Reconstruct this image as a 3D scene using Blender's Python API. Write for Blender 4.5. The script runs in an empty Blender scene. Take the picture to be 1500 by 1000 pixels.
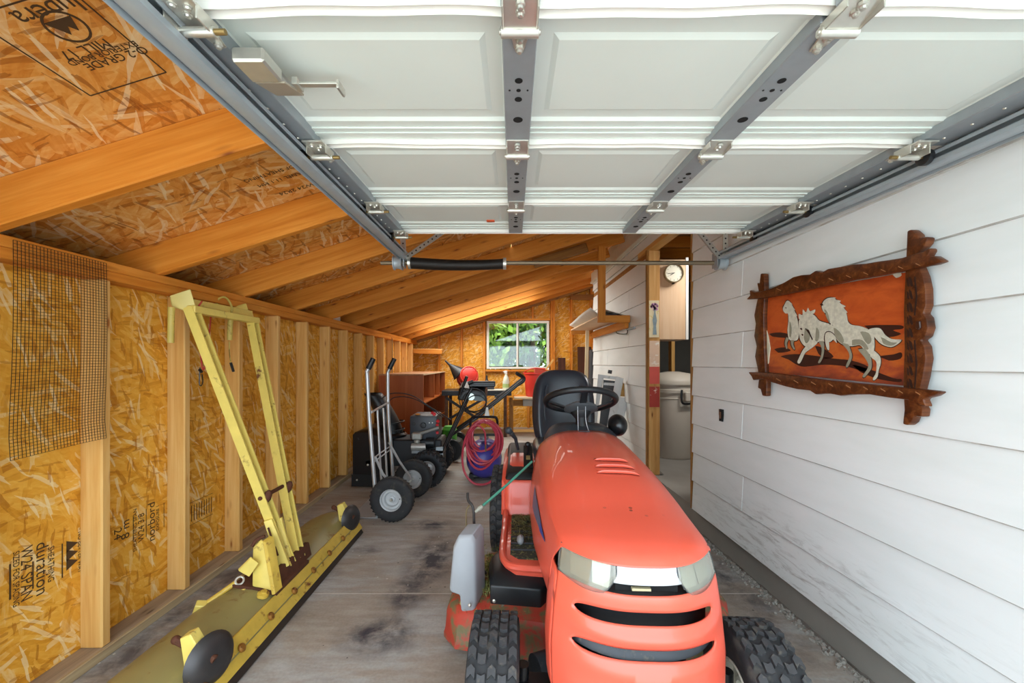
import bpy, bmesh, math, random
from mathutils import Vector, Matrix, Euler
random.seed(7)
SC = bpy.context.scene
COL = SC.collection
V = Vector
PI = math.pi

# ------------------------------------------------------------------ camera, sky, sun, lights, exposure
CZ = 1.165                       # camera height above the slab
cam_d = bpy.data.cameras.new('camera')
cam = bpy.data.objects.new('camera', cam_d)
COL.objects.link(cam)
cam.location = (0, 0, CZ)
cam.rotation_euler = (PI / 2, 0, 0)
cam_d.sensor_width = 36
cam_d.lens = 585 * 36 / 1500     # ultra-wide lens
cam_d.shift_x = 10 / 1500
cam_d.shift_y = 32 / 1500
cam_d.clip_start = 0.02
SC.camera = cam

world = bpy.data.worlds.new('sky')
SC.world = world
world.use_nodes = True
bg = world.node_tree.nodes['Background']
bg.inputs[0].default_value = (0.76, 0.90, 1.0, 1)
bg.inputs[1].default_value = 2.9

sun_d = bpy.data.lights.new('sun', 'SUN')
sun_d.energy = 5.5
sun_d.angle = 0.01
sun_d.color = (1.0, 0.95, 0.86)
sun = bpy.data.objects.new('sun', sun_d)
COL.objects.link(sun)
sun.rotation_euler = Euler((math.radians(-28), math.radians(38), 0))

def area(name, loc, target, sx, sy, power, color=(1, 1, 1)):
    d = bpy.data.lights.new(name, 'AREA')
    d.shape = 'RECTANGLE'
    d.size = sx
    d.size_y = sy
    d.energy = power
    d.color = color
    o = bpy.data.objects.new(name, d)
    COL.objects.link(o)
    o.location = loc
    o.rotation_euler = (V(target) - V(loc)).to_track_quat('-Z', 'Y').to_euler()
    return o

# unseen fill lights added between the rear rafters to brighten the back
def bay_fill(y, power):
    # under the sheathing, between two rafters
    x, z, t = -0.45, 1.575 + 0.31 * 1.143 + 0.135, math.atan(0.31)
    o = area('rafter_fill', (x, y, z), (x + math.sin(t), y, z - math.cos(t)), 1.8, 0.30, power, (0.97, 1.0, 0.95))
    o.rotation_euler = (0, -t, 0)
for yy_, pw_ in ((5.20, 5), (5.81, 10), (6.42, 15)):
    bay_fill(yy_, pw_)
area('room_fill', (2.1, 3.4, 2.22), (2.1, 3.4, 0), 0.5, 0.3, 11, (1.0, 0.97, 0.93))  # another unseen fill, added to brighten the house room

vs = SC.view_settings
vs.view_transform = 'Standard'
vs.look = 'None'
vs.exposure = 0.88
vs.gamma = 1.0
vs.use_curve_mapping = False

SC.cycles.max_bounces = 9
SC.cycles.glossy_bounces = 3

# ------------------------------------------------------------------ helpers
def at(px, py, Y):
    """the point at depth Y seen at a place of the 1500 x 1000 picture"""
    return V(((px - 740) * Y / 585, Y, CZ - (py - 532) * Y / 585))

def lin(h):
    c = [int(h[i:i + 2], 16) / 255 for i in (0, 2, 4)]
    return tuple(x / 12.92 if x <= 0.04045 else ((x + 0.055) / 1.055) ** 2.4 for x in c) + (1,)

def frame(o, x, y):
    x = V(x).normalized(); y = V(y); z = x.cross(y).normalized(); y = z.cross(x)
    m = Matrix((x, y, z)).transposed().to_4x4()
    m.translation = V(o)
    return m

class MB:
    def __init__(s):
        s.bm = bmesh.new()
    def add(s, vs_, fs):
        b = [s.bm.verts.new(v) for v in vs_]
        for f in fs:
            try:
                s.bm.faces.new([b[i] for i in f])
            except ValueError:
                pass
        return b
    def box(s, c, size, rot=None):
        c = V(c); h = V(size) / 2
        R = Euler(rot).to_matrix() if rot is not None and not isinstance(rot, Matrix) else rot
        ps = []
        for k in range(8):
            p = V(((1 if k & 1 else -1) * h.x, (1 if k & 2 else -1) * h.y, (1 if k & 4 else -1) * h.z))
            if R is not None:
                p = R @ p
            ps.append(c + p)
        s.add(ps, [(0, 2, 3, 1), (4, 5, 7, 6), (0, 1, 5, 4), (2, 6, 7, 3), (0, 4, 6, 2), (1, 3, 7, 5)])
        return s
    def bb(s, lo, hi):
        lo, hi = V(lo), V(hi)
        return s.box((lo + hi) / 2, hi - lo)
    def beam(s, p0, p1, w, h, up=(0, 0, 1)):
        p0, p1 = V(p0), V(p1)
        d = (p1 - p0)
        m = frame((p0 + p1) / 2, d, V(up).cross(d))
        return s.box(m.translation, (d.length, w, h), m.to_3x3())
    def loops(s, rings, closed=True, cap0=True, cap1=True):
        bs = [[s.bm.verts.new(v) for v in r] for r in rings]
        n = len(bs[0])
        for a, b in zip(bs, bs[1:]):
            for i in range(n if closed else n - 1):
                j = (i + 1) % n
                try:
                    s.bm.faces.new((a[i], a[j], b[j], b[i]))
                except ValueError:
                    pass
        if closed and cap0:
            s.bm.faces.new(bs[0][::-1])
        if closed and cap1:
            s.bm.faces.new(bs[-1])
        return s
    def cyl(s, p0, p1, r0, r1=None, n=14):
        r1 = r0 if r1 is None else r1
        return s.tube([p0, p1], [r0, r1], n)
    def tube(s, pts, r, n=8, closed=False):
        pts = [V(p) for p in pts]
        rs = r if isinstance(r, (list, tuple)) else [r] * len(pts)
        N = len(pts)
        t0 = (pts[1] - pts[0]).normalized()
        u = t0.orthogonal().normalized()
        rings = []
        for i, p in enumerate(pts):
            if closed:
                t = (pts[(i + 1) % N] - pts[i - 1]).normalized()
            else:
                t = (pts[min(i + 1, N - 1)] - pts[max(i - 1, 0)]).normalized()
            u = (u - t * u.dot(t))
            u = u.normalized() if u.length > 1e-6 else t.orthogonal().normalized()
            w = t.cross(u)
            rings.append([p + (u * math.cos(2 * PI * k / n) + w * math.sin(2 * PI * k / n)) * rs[i] for k in range(n)])
        if closed:
            rings.append(rings[0])
            return s.loops(rings, True, False, False)
        return s.loops(rings)
    def lathe(s, prof, o=(0, 0, 0), axis=(0, 0, 1), n=28, closed=False):
        ax = V(axis).normalized(); u = ax.orthogonal().normalized(); w = ax.cross(u); o = V(o)
        rings = [[o + ax * h + (u * math.cos(2 * PI * k / n) + w * math.sin(2 * PI * k / n)) * max(r, 1e-5) for k in range(n)] for r, h in prof]
        if closed:
            rings.append(rings[0])
            return s.loops(rings, True, False, False)
        return s.loops(rings, True, prof[0][0] < 1e-3, prof[-1][0] < 1e-3)
    def grid(s, f, nu, nv, skip=None):
        b = [[s.bm.verts.new(f(i / nu, j / nv)) for j in range(nv + 1)] for i in range(nu + 1)]
        for i in range(nu):
            for j in range(nv):
                if skip and skip(i, j):
                    continue
                s.bm.faces.new((b[i][j], b[i + 1][j], b[i + 1][j + 1], b[i][j + 1]))
        return s
    def prism(s, pts, d, m=None):
        m = m or Matrix.Identity(4)
        a = [m @ V((p[0], p[1], 0)) for p in pts]
        b = [m @ V((p[0], p[1], d)) for p in pts]
        return s.loops([a, b])
    def hull(s, a, b):
        return s.loops([[V(p) for p in a], [V(p) for p in b]])
    def sph(s, c, r, sc=(1, 1, 1), n=16, m=10):
        c = V(c)
        rings = []
        for j in range(m + 1):
            t = PI * j / m
            rr = max(math.sin(t), 1e-4)
            rings.append([c + V((r * sc[0] * rr * math.cos(2 * PI * k / n), r * sc[1] * rr * math.sin(2 * PI * k / n), -r * sc[2] * math.cos(t))) for k in range(n)])
        return s.loops(rings)
    def build(s, name, mat, parent=None, bevel=0, seg=1, ang=32, mtx=None, solid=0, sub=0, merge=0):
        bm = s.bm
        if merge:
            bmesh.ops.remove_doubles(bm, verts=bm.verts, dist=merge)
        bmesh.ops.recalc_face_normals(bm, faces=bm.faces)
        if bevel:
            es = [e for e in bm.edges if len(e.link_faces) == 2 and e.calc_face_angle(0) > 0.6]
            bmesh.ops.bevel(bm, geom=es, offset=bevel, segments=seg, affect='EDGES', profile=0.5, clamp_overlap=True)
        a = math.radians(ang)
        for f in bm.faces:
            f.smooth = True
        for e in bm.edges:
            if len(e.link_faces) == 2 and e.calc_face_angle(0) > a:
                e.smooth = False
        me = bpy.data.meshes.new(name)
        bm.to_mesh(me)
        bm.free()
        return link(name, me, mat, parent, mtx, solid, sub)

def link(name, me, mat, parent=None, mtx=None, solid=0, sub=0):
    if mat is not None and not me.materials:
        me.materials.append(mat)
    o = bpy.data.objects.new(name, me)
    COL.objects.link(o)
    if mtx is not None:
        o.matrix_world = mtx
    if parent is not None:
        o.parent = parent
    if solid:
        md = o.modifiers.new('thickness', 'SOLIDIFY'); md.thickness = solid; md.offset = 0
    if sub:
        md = o.modifiers.new('smooth', 'SUBSURF'); md.levels = sub; md.render_levels = sub
    return o

def tag(o, label, cat=None, group=None, kind=None):
    o['label'] = label
    if cat: o['category'] = cat
    if group: o['group'] = group
    if kind: o['kind'] = kind
    return o

def empty(name, loc=(0, 0, 0), rz=0):
    o = bpy.data.objects.new(name, None)
    o.empty_display_size = 0.1
    COL.objects.link(o)
    o.location = loc
    o.rotation_euler = (0, 0, rz)
    return o

def thing(name, label, cat, loc=(0, 0, 0), rz=0, group=None):
    return tag(empty(name, loc, rz), label, cat, group)

def struct(name, label):
    return tag(empty(name), label, kind='structure')

def lumber(name, p0, p1, w, h, mat, parent=None, up=(0, 0, 1), bevel=0.003):
    """a board whose own x axis runs along its grain; w across, h along 'up'"""
    p0, p1 = V(p0), V(p1)
    d = p1 - p0
    m = frame((p0 + p1) / 2, d, V(up).cross(d))
    if parent is not None:
        m = Matrix.Translation(-parent.location) @ m
    return MB().box((0, 0, 0), (d.length, w, h)).build(name, mat, parent, bevel=bevel, mtx=m)

def panel(name, o, x, y, w, h, t, mat, parent=None):
    """a sheet whose own x and y axes lie in its plane"""
    m = frame(o, x, y)
    return MB().bb((0, 0, -t), (w, h, 0)).build(name, mat, parent, mtx=m)

def copy_tree(o, parent=None):
    c = o.copy()
    COL.objects.link(c)
    c.parent = parent
    for ch in [k for k in bpy.data.objects if k.parent == o]:
        copy_tree(ch, c)
    return c

def catmull(pts, n=6):
    pts = [V(p) for p in pts]
    out = []
    for i in range(len(pts) - 1):
        p0 = pts[i - 1] if i else pts[0] * 2 - pts[1]
        p1, p2 = pts[i], pts[i + 1]
        p3 = pts[i + 2] if i + 2 < len(pts) else p2 * 2 - p1
        for k in range(n):
            t = k / n
            out.append(0.5 * (2 * p1 + (p2 - p0) * t + (2 * p0 - 5 * p1 + 4 * p2 - p3) * t * t + (3 * p1 - p0 - 3 * p2 + p3) * t ** 3))
    out.append(pts[-1])
    return out

def lerp(a, b, t):
    return a + (b - a) * t

def interp(x, tab):
    if x <= tab[0][0]: return tab[0][1]
    for (a, va), (b, vb) in zip(tab, tab[1:]):
        if x <= b:
            return va + (vb - va) * (x - a) / (b - a)
    return tab[-1][1]

def text(name, body, size, m, mat, parent=None, sx=1.0):
    cu = bpy.data.curves.new(name, 'FONT')
    cu.body = body
    cu.size = size
    cu.align_x = 'CENTER'
    cu.align_y = 'CENTER'
    cu.extrude = 0.0003
    cu.resolution_u = 3
    o = bpy.data.objects.new(name, cu)
    COL.objects.link(o)
    dg = bpy.context.evaluated_depsgraph_get()
    me = bpy.data.meshes.new_from_object(o.evaluated_get(dg))
    bpy.data.objects.remove(o)
    me.materials.clear()
    return link(name, me, mat, parent, m @ Matrix.Diagonal((sx, 1, 1, 1)))

# ------------------------------------------------------------------ materials
class NT:
    def __init__(s, name):
        s.m = bpy.data.materials.new(name)
        s.m.use_nodes = True
        s.t = s.m.node_tree
        s.p = s.t.nodes['Principled BSDF']
        s.out = s.t.nodes['Material Output']
    def n(s, typ, **kw):
        nd = s.t.nodes.new('ShaderNode' + typ)
        for k, v in kw.items():
            setattr(nd, k, v)
        return nd
    def l(s, a, b):
        s.t.links.new(a, b)
    def coord(s, scale=(1, 1, 1), rot=(0, 0, 0), rnd=False):
        tc = s.n('TexCoord')
        v = tc.outputs['Object']
        if rnd:
            oi = s.n('ObjectInfo')
            mu = s.n('Math', operation='MULTIPLY'); mu.inputs[1].default_value = 37.0
            s.l(oi.outputs['Random'], mu.inputs[0])
            ad = s.n('VectorMath', operation='ADD')
            s.l(v, ad.inputs[0]); s.l(mu.outputs[0], ad.inputs[1])
            v = ad.outputs[0]
        mp = s.n('Mapping')
        mp.inputs['Rotation'].default_value = rot
        mp.inputs['Scale'].default_value = scale
        s.l(v, mp.inputs[0])
        return mp.outputs[0]
    def noise(s, vec, scale, detail=4, rough=0.55, dist=0):
        nd = s.n('TexNoise')
        nd.inputs['Scale'].default_value = scale
        nd.inputs['Detail'].default_value = detail
        nd.inputs['Roughness'].default_value = rough
        nd.inputs['Distortion'].default_value = dist
        s.l(vec, nd.inputs['Vector'])
        return nd.outputs['Fac']
    def ramp(s, fac, stops, interp_='LINEAR'):
        r = s.n('ValToRGB')
        r.color_ramp.interpolation = interp_
        el = r.color_ramp.elements
        while len(el) < len(stops):
            el.new(0.5)
        for e, (p, c) in zip(el, stops):
            e.position = p
            e.color = lin(c) if isinstance(c, str) else (c, c, c, 1)
        s.l(fac, r.inputs[0])
        return r.outputs[0]
    def mix(s, fac, a, b, mode='MIX'):
        m = s.n('MixRGB', blend_type=mode)
        for i, x in enumerate((fac, a, b)):
            if isinstance(x, str):
                m.inputs[i].default_value = lin(x)
            elif isinstance(x, (int, float)):
                m.inputs[i].default_value = x if i == 0 else (x, x, x, 1)
            else:
                s.l(x, m.inputs[i])
        return m.outputs[0]
    def math(s, op, a, b=0.0):
        m = s.n('Math', operation=op)
        for i, x in enumerate((a, b)):
            if isinstance(x, (int, float)):
                m.inputs[i].default_value = x
            else:
                s.l(x, m.inputs[i])
        return m.outputs[0]
    def bump(s, h, strength=0.3, dist=0.002):
        b = s.n('Bump')
        b.inputs['Strength'].default_value = strength
        b.inputs['Distance'].default_value = dist
        s.l(h, b.inputs['Height'])
        s.l(b.outputs[0], s.p.inputs['Normal'])
    def base(s, c):
        if isinstance(c, str):
            s.p.inputs['Base Color'].default_value = lin(c)
        else:
            s.l(c, s.p.inputs['Base Color'])
    def set(s, **kw):
        for k, v in kw.items():
            s.p.inputs[{'rough': 'Roughness', 'metal': 'Metallic', 'spec': 'Specular IOR Level', 'coat': 'Coat Weight', 'trans': 'Transmission Weight', 'ior': 'IOR', 'alpha': 'Alpha', 'coatr': 'Coat Roughness'}[k]].default_value = v
        return s

def plain(name, c, rough=0.5, metal=0.0, var=0.12, vs_=9.0, dirt=None, dirt_amt=0.5, dirt_scale=14, bump=0.0, coat=0.0, spec=0.5):
    """one colour with slight unevenness; 'dirt' = rust, dust or stain colour in patches"""
    k = NT(name)
    co = k.coord(rnd=False)
    nz = k.noise(co, vs_, 5)
    col = k.mix(1.0, c, k.ramp(nz, [(0.25, 1 - var), (0.75, 1.0)]), 'MULTIPLY')
    if dirt:
        d = k.noise(co, dirt_scale, 8, 0.65, 0.3)
        col = k.mix(k.ramp(d, [(0.62 - 0.2 * dirt_amt, 0.0), (0.72 - 0.2 * dirt_amt, 1.0)]), col, dirt)
        k.l(k.ramp(d, [(0.55, rough), (0.7, min(1, rough + 0.35))]), k.p.inputs['Roughness'])
    else:
        k.p.inputs['Roughness'].default_value = rough
    k.base(col)
    k.set(metal=metal, coat=coat, spec=spec)
    if bump:
        k.bump(k.noise(co, 160, 4), bump, 0.001)
    return k.m

def m_osb(name, stops, flake=(8.5, 40.0), turn=0.0):
    k = NT(name)
    tc = k.n('TexCoord'); oi = k.n('ObjectInfo')
    mu = k.math('MULTIPLY', oi.outputs['Random'], 41.0)
    ad = k.n('VectorMath', operation='ADD')
    k.l(tc.outputs['Object'], ad.inputs[0]); k.l(mu, ad.inputs[1])
    wn = k.n('TexNoise'); wn.inputs['Scale'].default_value = 4.0; wn.inputs['Detail'].default_value = 2
    k.l(ad.outputs[0], wn.inputs['Vector'])
    sc = k.n('VectorMath', operation='SCALE'); sc.inputs['Scale'].default_value = 0.06
    k.l(wn.outputs['Color'], sc.inputs[0])
    ad2 = k.n('VectorMath', operation='ADD')
    k.l(ad.outputs[0], ad2.inputs[0]); k.l(sc.outputs[0], ad2.inputs[1])
    def strands(i, ang, f, asp=1.0):
        mp = k.n('Mapping'); mp.inputs['Rotation'].default_value = (0, 0, ang)
        k.l(ad2.outputs[0], mp.inputs[0])
        mq = k.n('Mapping'); mq.inputs['Scale'].default_value = (flake[0] * f, flake[1] * f * asp, 0.01)
        mq.inputs['Location'].default_value = (i * 13.7, i * 5.1, 0)
        k.l(mp.outputs[0], mq.inputs[0])
        vo = k.n('TexVoronoi'); vo.voronoi_dimensions = '2D'; vo.distance = 'CHEBYCHEV'
        vo.inputs['Scale'].default_value = 1.0
        k.l(mq.outputs[0], vo.inputs['Vector'])
        sep = k.n('SeparateColor'); k.l(vo.outputs['Color'], sep.inputs[0])
        return sep.outputs, k.noise(mq.outputs[0], 1.8, 4)
    so, gn = strands(0, 0.15 + turn, 1.0)
    soft = k.noise(k.coord((4, 11, 4), (0, 0, turn), rnd=True), 3.0, 6, 0.65, 1.2)
    val = k.math('ADD', k.math('MULTIPLY', so[0], 0.30), k.math('ADD', k.math('MULTIPLY', gn, 0.30), k.math('MULTIPLY', soft, 0.48)))
    col = k.ramp(val, stops); hgt = val
    for i, (ang, f, thr, amt) in enumerate([(-0.5, 1.0, 0.62, .7), (0.7, 1.2, 0.72, .7), (1.3, 1.1, 0.80, .6)]):
        so, gn = strands(i + 1, ang + turn, f)
        v2 = k.math('ADD', k.math('MULTIPLY', so[0], 0.62), k.math('MULTIPLY', gn, 0.42))
        msk = k.math('MULTIPLY', k.math('GREATER_THAN', so[1], thr), amt)
        col = k.mix(msk, col, k.ramp(v2, stops)); hgt = k.mix(msk, hgt, so[2])
    for i, (ang, f, asp, thr, c_, amt) in enumerate([(0.9, 1.15, 1.8, 0.955, stops[-1][1], .6), (0.35, 0.9, 1.7, 0.96, stops[-1][1], .5), (1.25, 1.9, 1.1, 0.968, stops[0][1], .6), (-.2, 2.4, 1.1, 0.96, stops[0][1], .5)]):
        so, gn = strands(i + 5, ang + turn, f, asp)
        col = k.mix(k.math('MULTIPLY', k.math('GREATER_THAN', so[1], thr), amt), col, c_)
    big = k.noise(ad.outputs[0], 1.7, 3)
    col = k.mix(1.0, col, k.ramp(big, [(0.3, 0.86), (0.7, 1.0)]), 'MULTIPLY')
    k.base(col)
    k.set(rough=0.62, spec=0.3)
    k.bump(hgt, 0.35, 0.0015)
    return k.m

def m_wood(name, light, mid, dark, knot='7a3f16', rough=0.6, grain=1.0, knots=True):
    k = NT(name)
    co = k.coord((1.3 * grain, 26 * grain, 26 * grain), rnd=True)
    g = k.noise(co, 1.0, 5, 0.6, 0.6)
    fine = k.noise(k.coord((5, 160, 160), rnd=True), 1.0, 3)
    g2 = k.math('ADD', k.math('MULTIPLY', g, 0.8), k.math('MULTIPLY', fine, 0.2))
    col = k.ramp(g2, [(0.3, dark), (0.48, mid), (0.68, light)])
    oi = k.n('ObjectInfo')
    col = k.mix(1.0, col, k.ramp(oi.outputs['Random'], [(0.0, 0.86), (1.0, 1.0)]), 'MULTIPLY')
    if knots:
        vo = k.n('TexVoronoi'); vo.inputs['Scale'].default_value = 1.0
        k.l(k.coord((5.0, 20, 20), rnd=True), vo.inputs['Vector'])
        kn = k.ramp(vo.outputs['Distance'], [(0.06, 1.0), (0.13, 0.35), (0.24, 0.0)])
        sep = k.n('SeparateColor'); k.l(vo.outputs['Color'], sep.inputs[0])
        kn = k.math('MULTIPLY', kn, k.math('GREATER_THAN', sep.outputs[0], 0.52))
        col = k.mix(kn, col, knot)
    k.base(col)
    k.set(rough=rough, spec=0.3)
    k.bump(fine, 0.15, 0.001)
    return k.m

def m_concrete():
    k = NT('concrete_slab')
    co = k.coord()
    n1 = k.noise(k.coord((1.0, 2.4, 1)), 1.6, 7, 0.62, 0.4)
    n2 = k.noise(k.coord((2.0, 9.0, 1)), 3.0, 6, 0.6)
    n3 = k.noise(co, 90, 4)
    col = k.ramp(n1, [(0.32, '9a8f84'), (0.46, 'aaa095'), (0.56, 'aeaba7'), (0.70, 'c2c0bc')])
    col = k.mix(k.ramp(n2, [(0.40, 0.0), (0.62, 0.35)]), col, '887462')
    col = k.mix(0.5, col, k.ramp(n3, [(0.3, 0.72), (0.62, 1.0)]), 'MULTIPLY')
    tc = k.n('TexCoord')
    st = k.noise(co, 7, 7, 0.7, 0.3)
    for (x, y, rx, ry, a) in [(-.44, 2.36, .18, .50, 1.3), (-.50, 2.02, .14, .20, 1.1), (-.54, 2.88, .24, .13, 1.1), (-.54, 1.72, .23, .17, 1.15), (-.86, 2.50, .12, .07, .8), (-0.98, 2.2, .10, .09, .6), (-1.02, 1.86, .10, .10, .7), (-0.55, 3.5, .4, .3, .5), (-1.5, 1.9, .14, 1.6, .8), (1.2, 2.2, .14, 1.0, .9), (0.95, 1.3, .12, .25, .4)]:
        mp = k.n('Mapping'); mp.vector_type = 'POINT'
        mp.inputs['Location'].default_value = (-x / rx, -y / ry, 0)
        mp.inputs['Scale'].default_value = (1 / rx, 1 / ry, 0)
        k.l(tc.outputs['Object'], mp.inputs[0])
        ln = k.n('VectorMath', operation='LENGTH'); k.l(mp.outputs[0], ln.inputs[0])
        f = k.math('MULTIPLY', k.ramp(ln.outputs['Value'], [(0.2, 1.0), (1.0, 0.0)]), a)
        f = k.math('MULTIPLY', f, k.ramp(st, [(0.38, 0.1), (0.62, 1.0)]))
        col = k.mix(f, col, '3b3840')
    fl = k.n('TexVoronoi'); fl.inputs['Scale'].default_value = 16
    k.l(co, fl.inputs['Vector'])
    spk = k.math('LESS_THAN', fl.outputs['Distance'], 0.085)
    sc_ = k.n('SeparateColor'); k.l(fl.outputs['Color'], sc_.inputs[0])
    spk = k.math('MULTIPLY', spk, k.math('GREATER_THAN', sc_.outputs[0], 0.7))
    col = k.mix(k.math('MULTIPLY', spk, 0.7), col, k.mix(k.math('GREATER_THAN', sc_.outputs[1], 0.5), '3a342e', 'd8d2c8'))
    k.base(col)
    k.set(rough=0.62, spec=0.35)
    k.bump(k.noise(co, 60, 6), 0.25, 0.002)
    return k.m

def m_siding():
    k = NT('white_siding_paint')
    geo = k.n('NewGeometry')
    def pos(scale=(1, 1, 1), rot=(0, 0, 0)):
        mp = k.n('Mapping'); mp.inputs['Scale'].default_value = scale; mp.inputs['Rotation'].default_value = rot
        k.l(geo.outputs['Position'], mp.inputs[0])
        return mp.outputs[0]
    col = k.ramp(k.noise(pos((1, 1.5, 6)), 1.6, 4), [(0.3, 'e4e9e7'), (0.6, 'ebefee')])
    sx = k.n('SeparateXYZ'); k.l(geo.outputs['Position'], sx.inputs[0])
    # scuffs and splashed dirt low on the wall
    sm = k.noise(pos((1, 5.5, 34), (0.42, 0, 0)), 1.3, 7, 0.7, 0.8)
    low = k.ramp(sx.outputs['Z'], [(0.12, 1.0), (0.34, 0.8), (0.50, 0.0)])
    along = k.ramp(k.math('MULTIPLY', sx.outputs['Y'], 0.25), [(0.25, 0.15), (0.36, 0.5), (0.48, 1.0), (0.56, 0.7), (0.66, 0.2)])
    f = k.math('MULTIPLY', k.math('MULTIPLY', low, along), k.ramp(sm, [(0.50, 0.0), (0.70, 0.85)]))
    col = k.mix(f, col, '857f76')
    fl = k.n('TexVoronoi'); fl.inputs['Scale'].default_value = 5.5
    k.l(pos((1, 1, 1.3)), fl.inputs['Vector'])
    sc_ = k.n('SeparateColor'); k.l(fl.outputs['Color'], sc_.inputs[0])
    spk = k.math('MULTIPLY', k.math('LESS_THAN', fl.outputs['Distance'], 0.045), k.math('GREATER_THAN', sc_.outputs[0], 0.78))
    col = k.mix(spk, col, '6b625a')
    # brown line painted along each plank's lower edge: lap shadow with some dirt
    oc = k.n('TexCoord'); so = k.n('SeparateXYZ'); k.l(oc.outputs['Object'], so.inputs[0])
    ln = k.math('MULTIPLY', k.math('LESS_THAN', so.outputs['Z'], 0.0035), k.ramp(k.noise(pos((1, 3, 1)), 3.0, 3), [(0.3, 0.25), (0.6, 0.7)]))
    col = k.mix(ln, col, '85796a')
    k.base(col)
    k.set(rough=0.5, spec=0.35)
    k.bump(k.noise(pos((1, 6, 30)), 4, 5), 0.08, 0.002)
    return k.m

OSB = m_osb('osb_golden', [(0.18, 'b06812'), (0.36, 'd89224'), (0.52, 'e8a536'), (0.68, 'efb44a'), (0.90, 'f7e0ac')], (10.5, 52.0), 0.35)
OSBR = m_osb('osb_roof', [(0.16, '8a4610'), (0.34, 'd07e2a'), (0.52, 'e39a44'), (0.70, 'edb468'), (0.90, 'f6e0b4')], (7.0, 48.0), 0.3)
PINE = m_wood('pine_stud', 'e9bd78', 'deab62', 'cf954a', '9a5a24')
FIR = m_wood('fir_rafter', 'e0973f', 'd0812a', 'bd6c1a', '7a3a0e')
FIRD = m_wood('aged_timber', 'b5813f', '9b6a34', '7a4f27', '4d2a12')
GREYW = m_wood('dusty_plate', 'b9a58a', 'a48f78', '8b7965', '5a4a3a')
PLY = m_wood('beech_ply', 'eacba8', 'e2be98', 'd6ae86', 'b98a60', grain=0.5, knots=False)
CABW = m_wood('cherry_veneer', 'c8743c', 'b5602c', '99491d', '6d2c10', rough=0.4, grain=0.7, knots=False)
CARVE = m_wood('carved_dark_wood', '7a4624', '552a12', '331a0c', '2c130a', rough=0.34, grain=1.5, knots=False)
CONC = m_concrete()
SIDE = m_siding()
KERB = plain('foundation_concrete', '79726a', 0.9, var=0.35, vs_=12, dirt='4c463f', dirt_amt=0.4, bump=0.5)
GALV = plain('galvanised_steel', 'a3abb0', 0.42, 0.35, var=0.15, vs_=20)
GALVD = plain('galvanised_track', 'b0bac0', 0.42, 0.35, var=0.15, vs_=12)
ZINC = plain('zinc_hinge', 'd6d4ca', 0.28, 0.7, var=0.1, vs_=40)
DOORW = plain('door_enamel', 'e2eae4', 0.38, var=0.04, vs_=5)
VINYL = plain('white_vinyl_seal', 'f2f1ea', 0.4, var=0.03)
BLACKP = plain('black_plastic', '1d1f22', 0.42, var=0.25, vs_=30)
BLACKM = plain('black_enamel', '131417', 0.28, var=0.2)
GREYP = plain('grey_plastic', '9a9ca0', 0.5, var=0.1)
DGREY = plain('dark_grey_plastic', '3c3f45', 0.5, var=0.2, dirt='6b675c', dirt_amt=0.2)
RUB = plain('tyre_rubber', '2a2a2c', 0.75, var=0.25, vs_=40, dirt='4a4640', dirt_amt=0.3)
HOLE = plain('dark_hole', '0b0b0b', 0.9, var=0.0)
RED = plain('tractor_red', 'ee5f48', 0.34, var=0.10, vs_=3, coat=0.30, spec=0.5)
def m_hood():
    k = NT('tractor_hood_red')
    co = k.coord()
    col = k.mix(1.0, 'ee5f48', k.ramp(k.noise(co, 3, 5), [(.25, .9), (.75, 1.0)]), 'MULTIPLY')
    tc = k.n('TexCoord'); sx = k.n('SeparateXYZ'); k.l(tc.outputs['Object'], sx.inputs[0])
    dust = k.math('MULTIPLY', k.ramp(sx.outputs['Y'], [(.45, 0.0), (.95, 1.0)]), k.ramp(k.noise(k.coord((9, 1.6, 3)), 1.5, 6, .6), [(.35, .05), (.68, .55)]))
    col = k.mix(dust, col, 'b7836c')
    vo = k.n('TexVoronoi'); vo.inputs['Scale'].default_value = 55; k.l(co, vo.inputs['Vector'])
    sc_ = k.n('SeparateColor'); k.l(vo.outputs['Color'], sc_.inputs[0])
    mp = k.n('Mapping'); mp.inputs['Location'].default_value = (-.01 / .11, -.17 / .05, 0); mp.inputs['Scale'].default_value = (1 / .11, 1 / .05, 0)
    k.l(tc.outputs['Object'], mp.inputs[0])
    ln = k.n('VectorMath', operation='LENGTH'); k.l(mp.outputs[0], ln.inputs[0])
    sp = k.math('MULTIPLY', k.math('MULTIPLY', k.math('LESS_THAN', vo.outputs['Distance'], .30), k.math('GREATER_THAN', sc_.outputs[0], .70)), k.ramp(ln.outputs['Value'], [(.2, .8), (1.0, 0.0)]))
    col = k.mix(sp, col, '5c3428')
    v2 = k.n('TexVoronoi'); v2.inputs['Scale'].default_value = 14; k.l(k.coord((1, .5, 1)), v2.inputs['Vector'])
    s2 = k.n('SeparateColor'); k.l(v2.outputs['Color'], s2.inputs[0])
    ch = k.math('MULTIPLY', k.math('LESS_THAN', v2.outputs['Distance'], .06), k.math('GREATER_THAN', s2.outputs[0], .72))
    col = k.mix(k.math('MULTIPLY', ch, .6), col, 'f2b49a')
    k.base(col)
    k.l(k.ramp(dust, [(0, .34), (.6, .7)]), k.p.inputs['Roughness'])
    k.set(coat=.25)
    return k.m
HOODRED = m_hood()
REDD = plain('deck_red_dirty', 'b8402f', 0.5, var=0.3, dirt='6a6040', dirt_amt=0.75, dirt_scale=16, bump=0.3)
YEL = plain('plow_yellow', 'e8cf6a', 0.45, var=0.15, vs_=14, dirt='6f3f22', dirt_amt=0.12, dirt_scale=11)
YELO = plain('plow_olive_yellow', '968a58', 0.38, var=0.22, vs_=5, dirt='7c5227', dirt_amt=0.14, dirt_scale=9)
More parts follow.
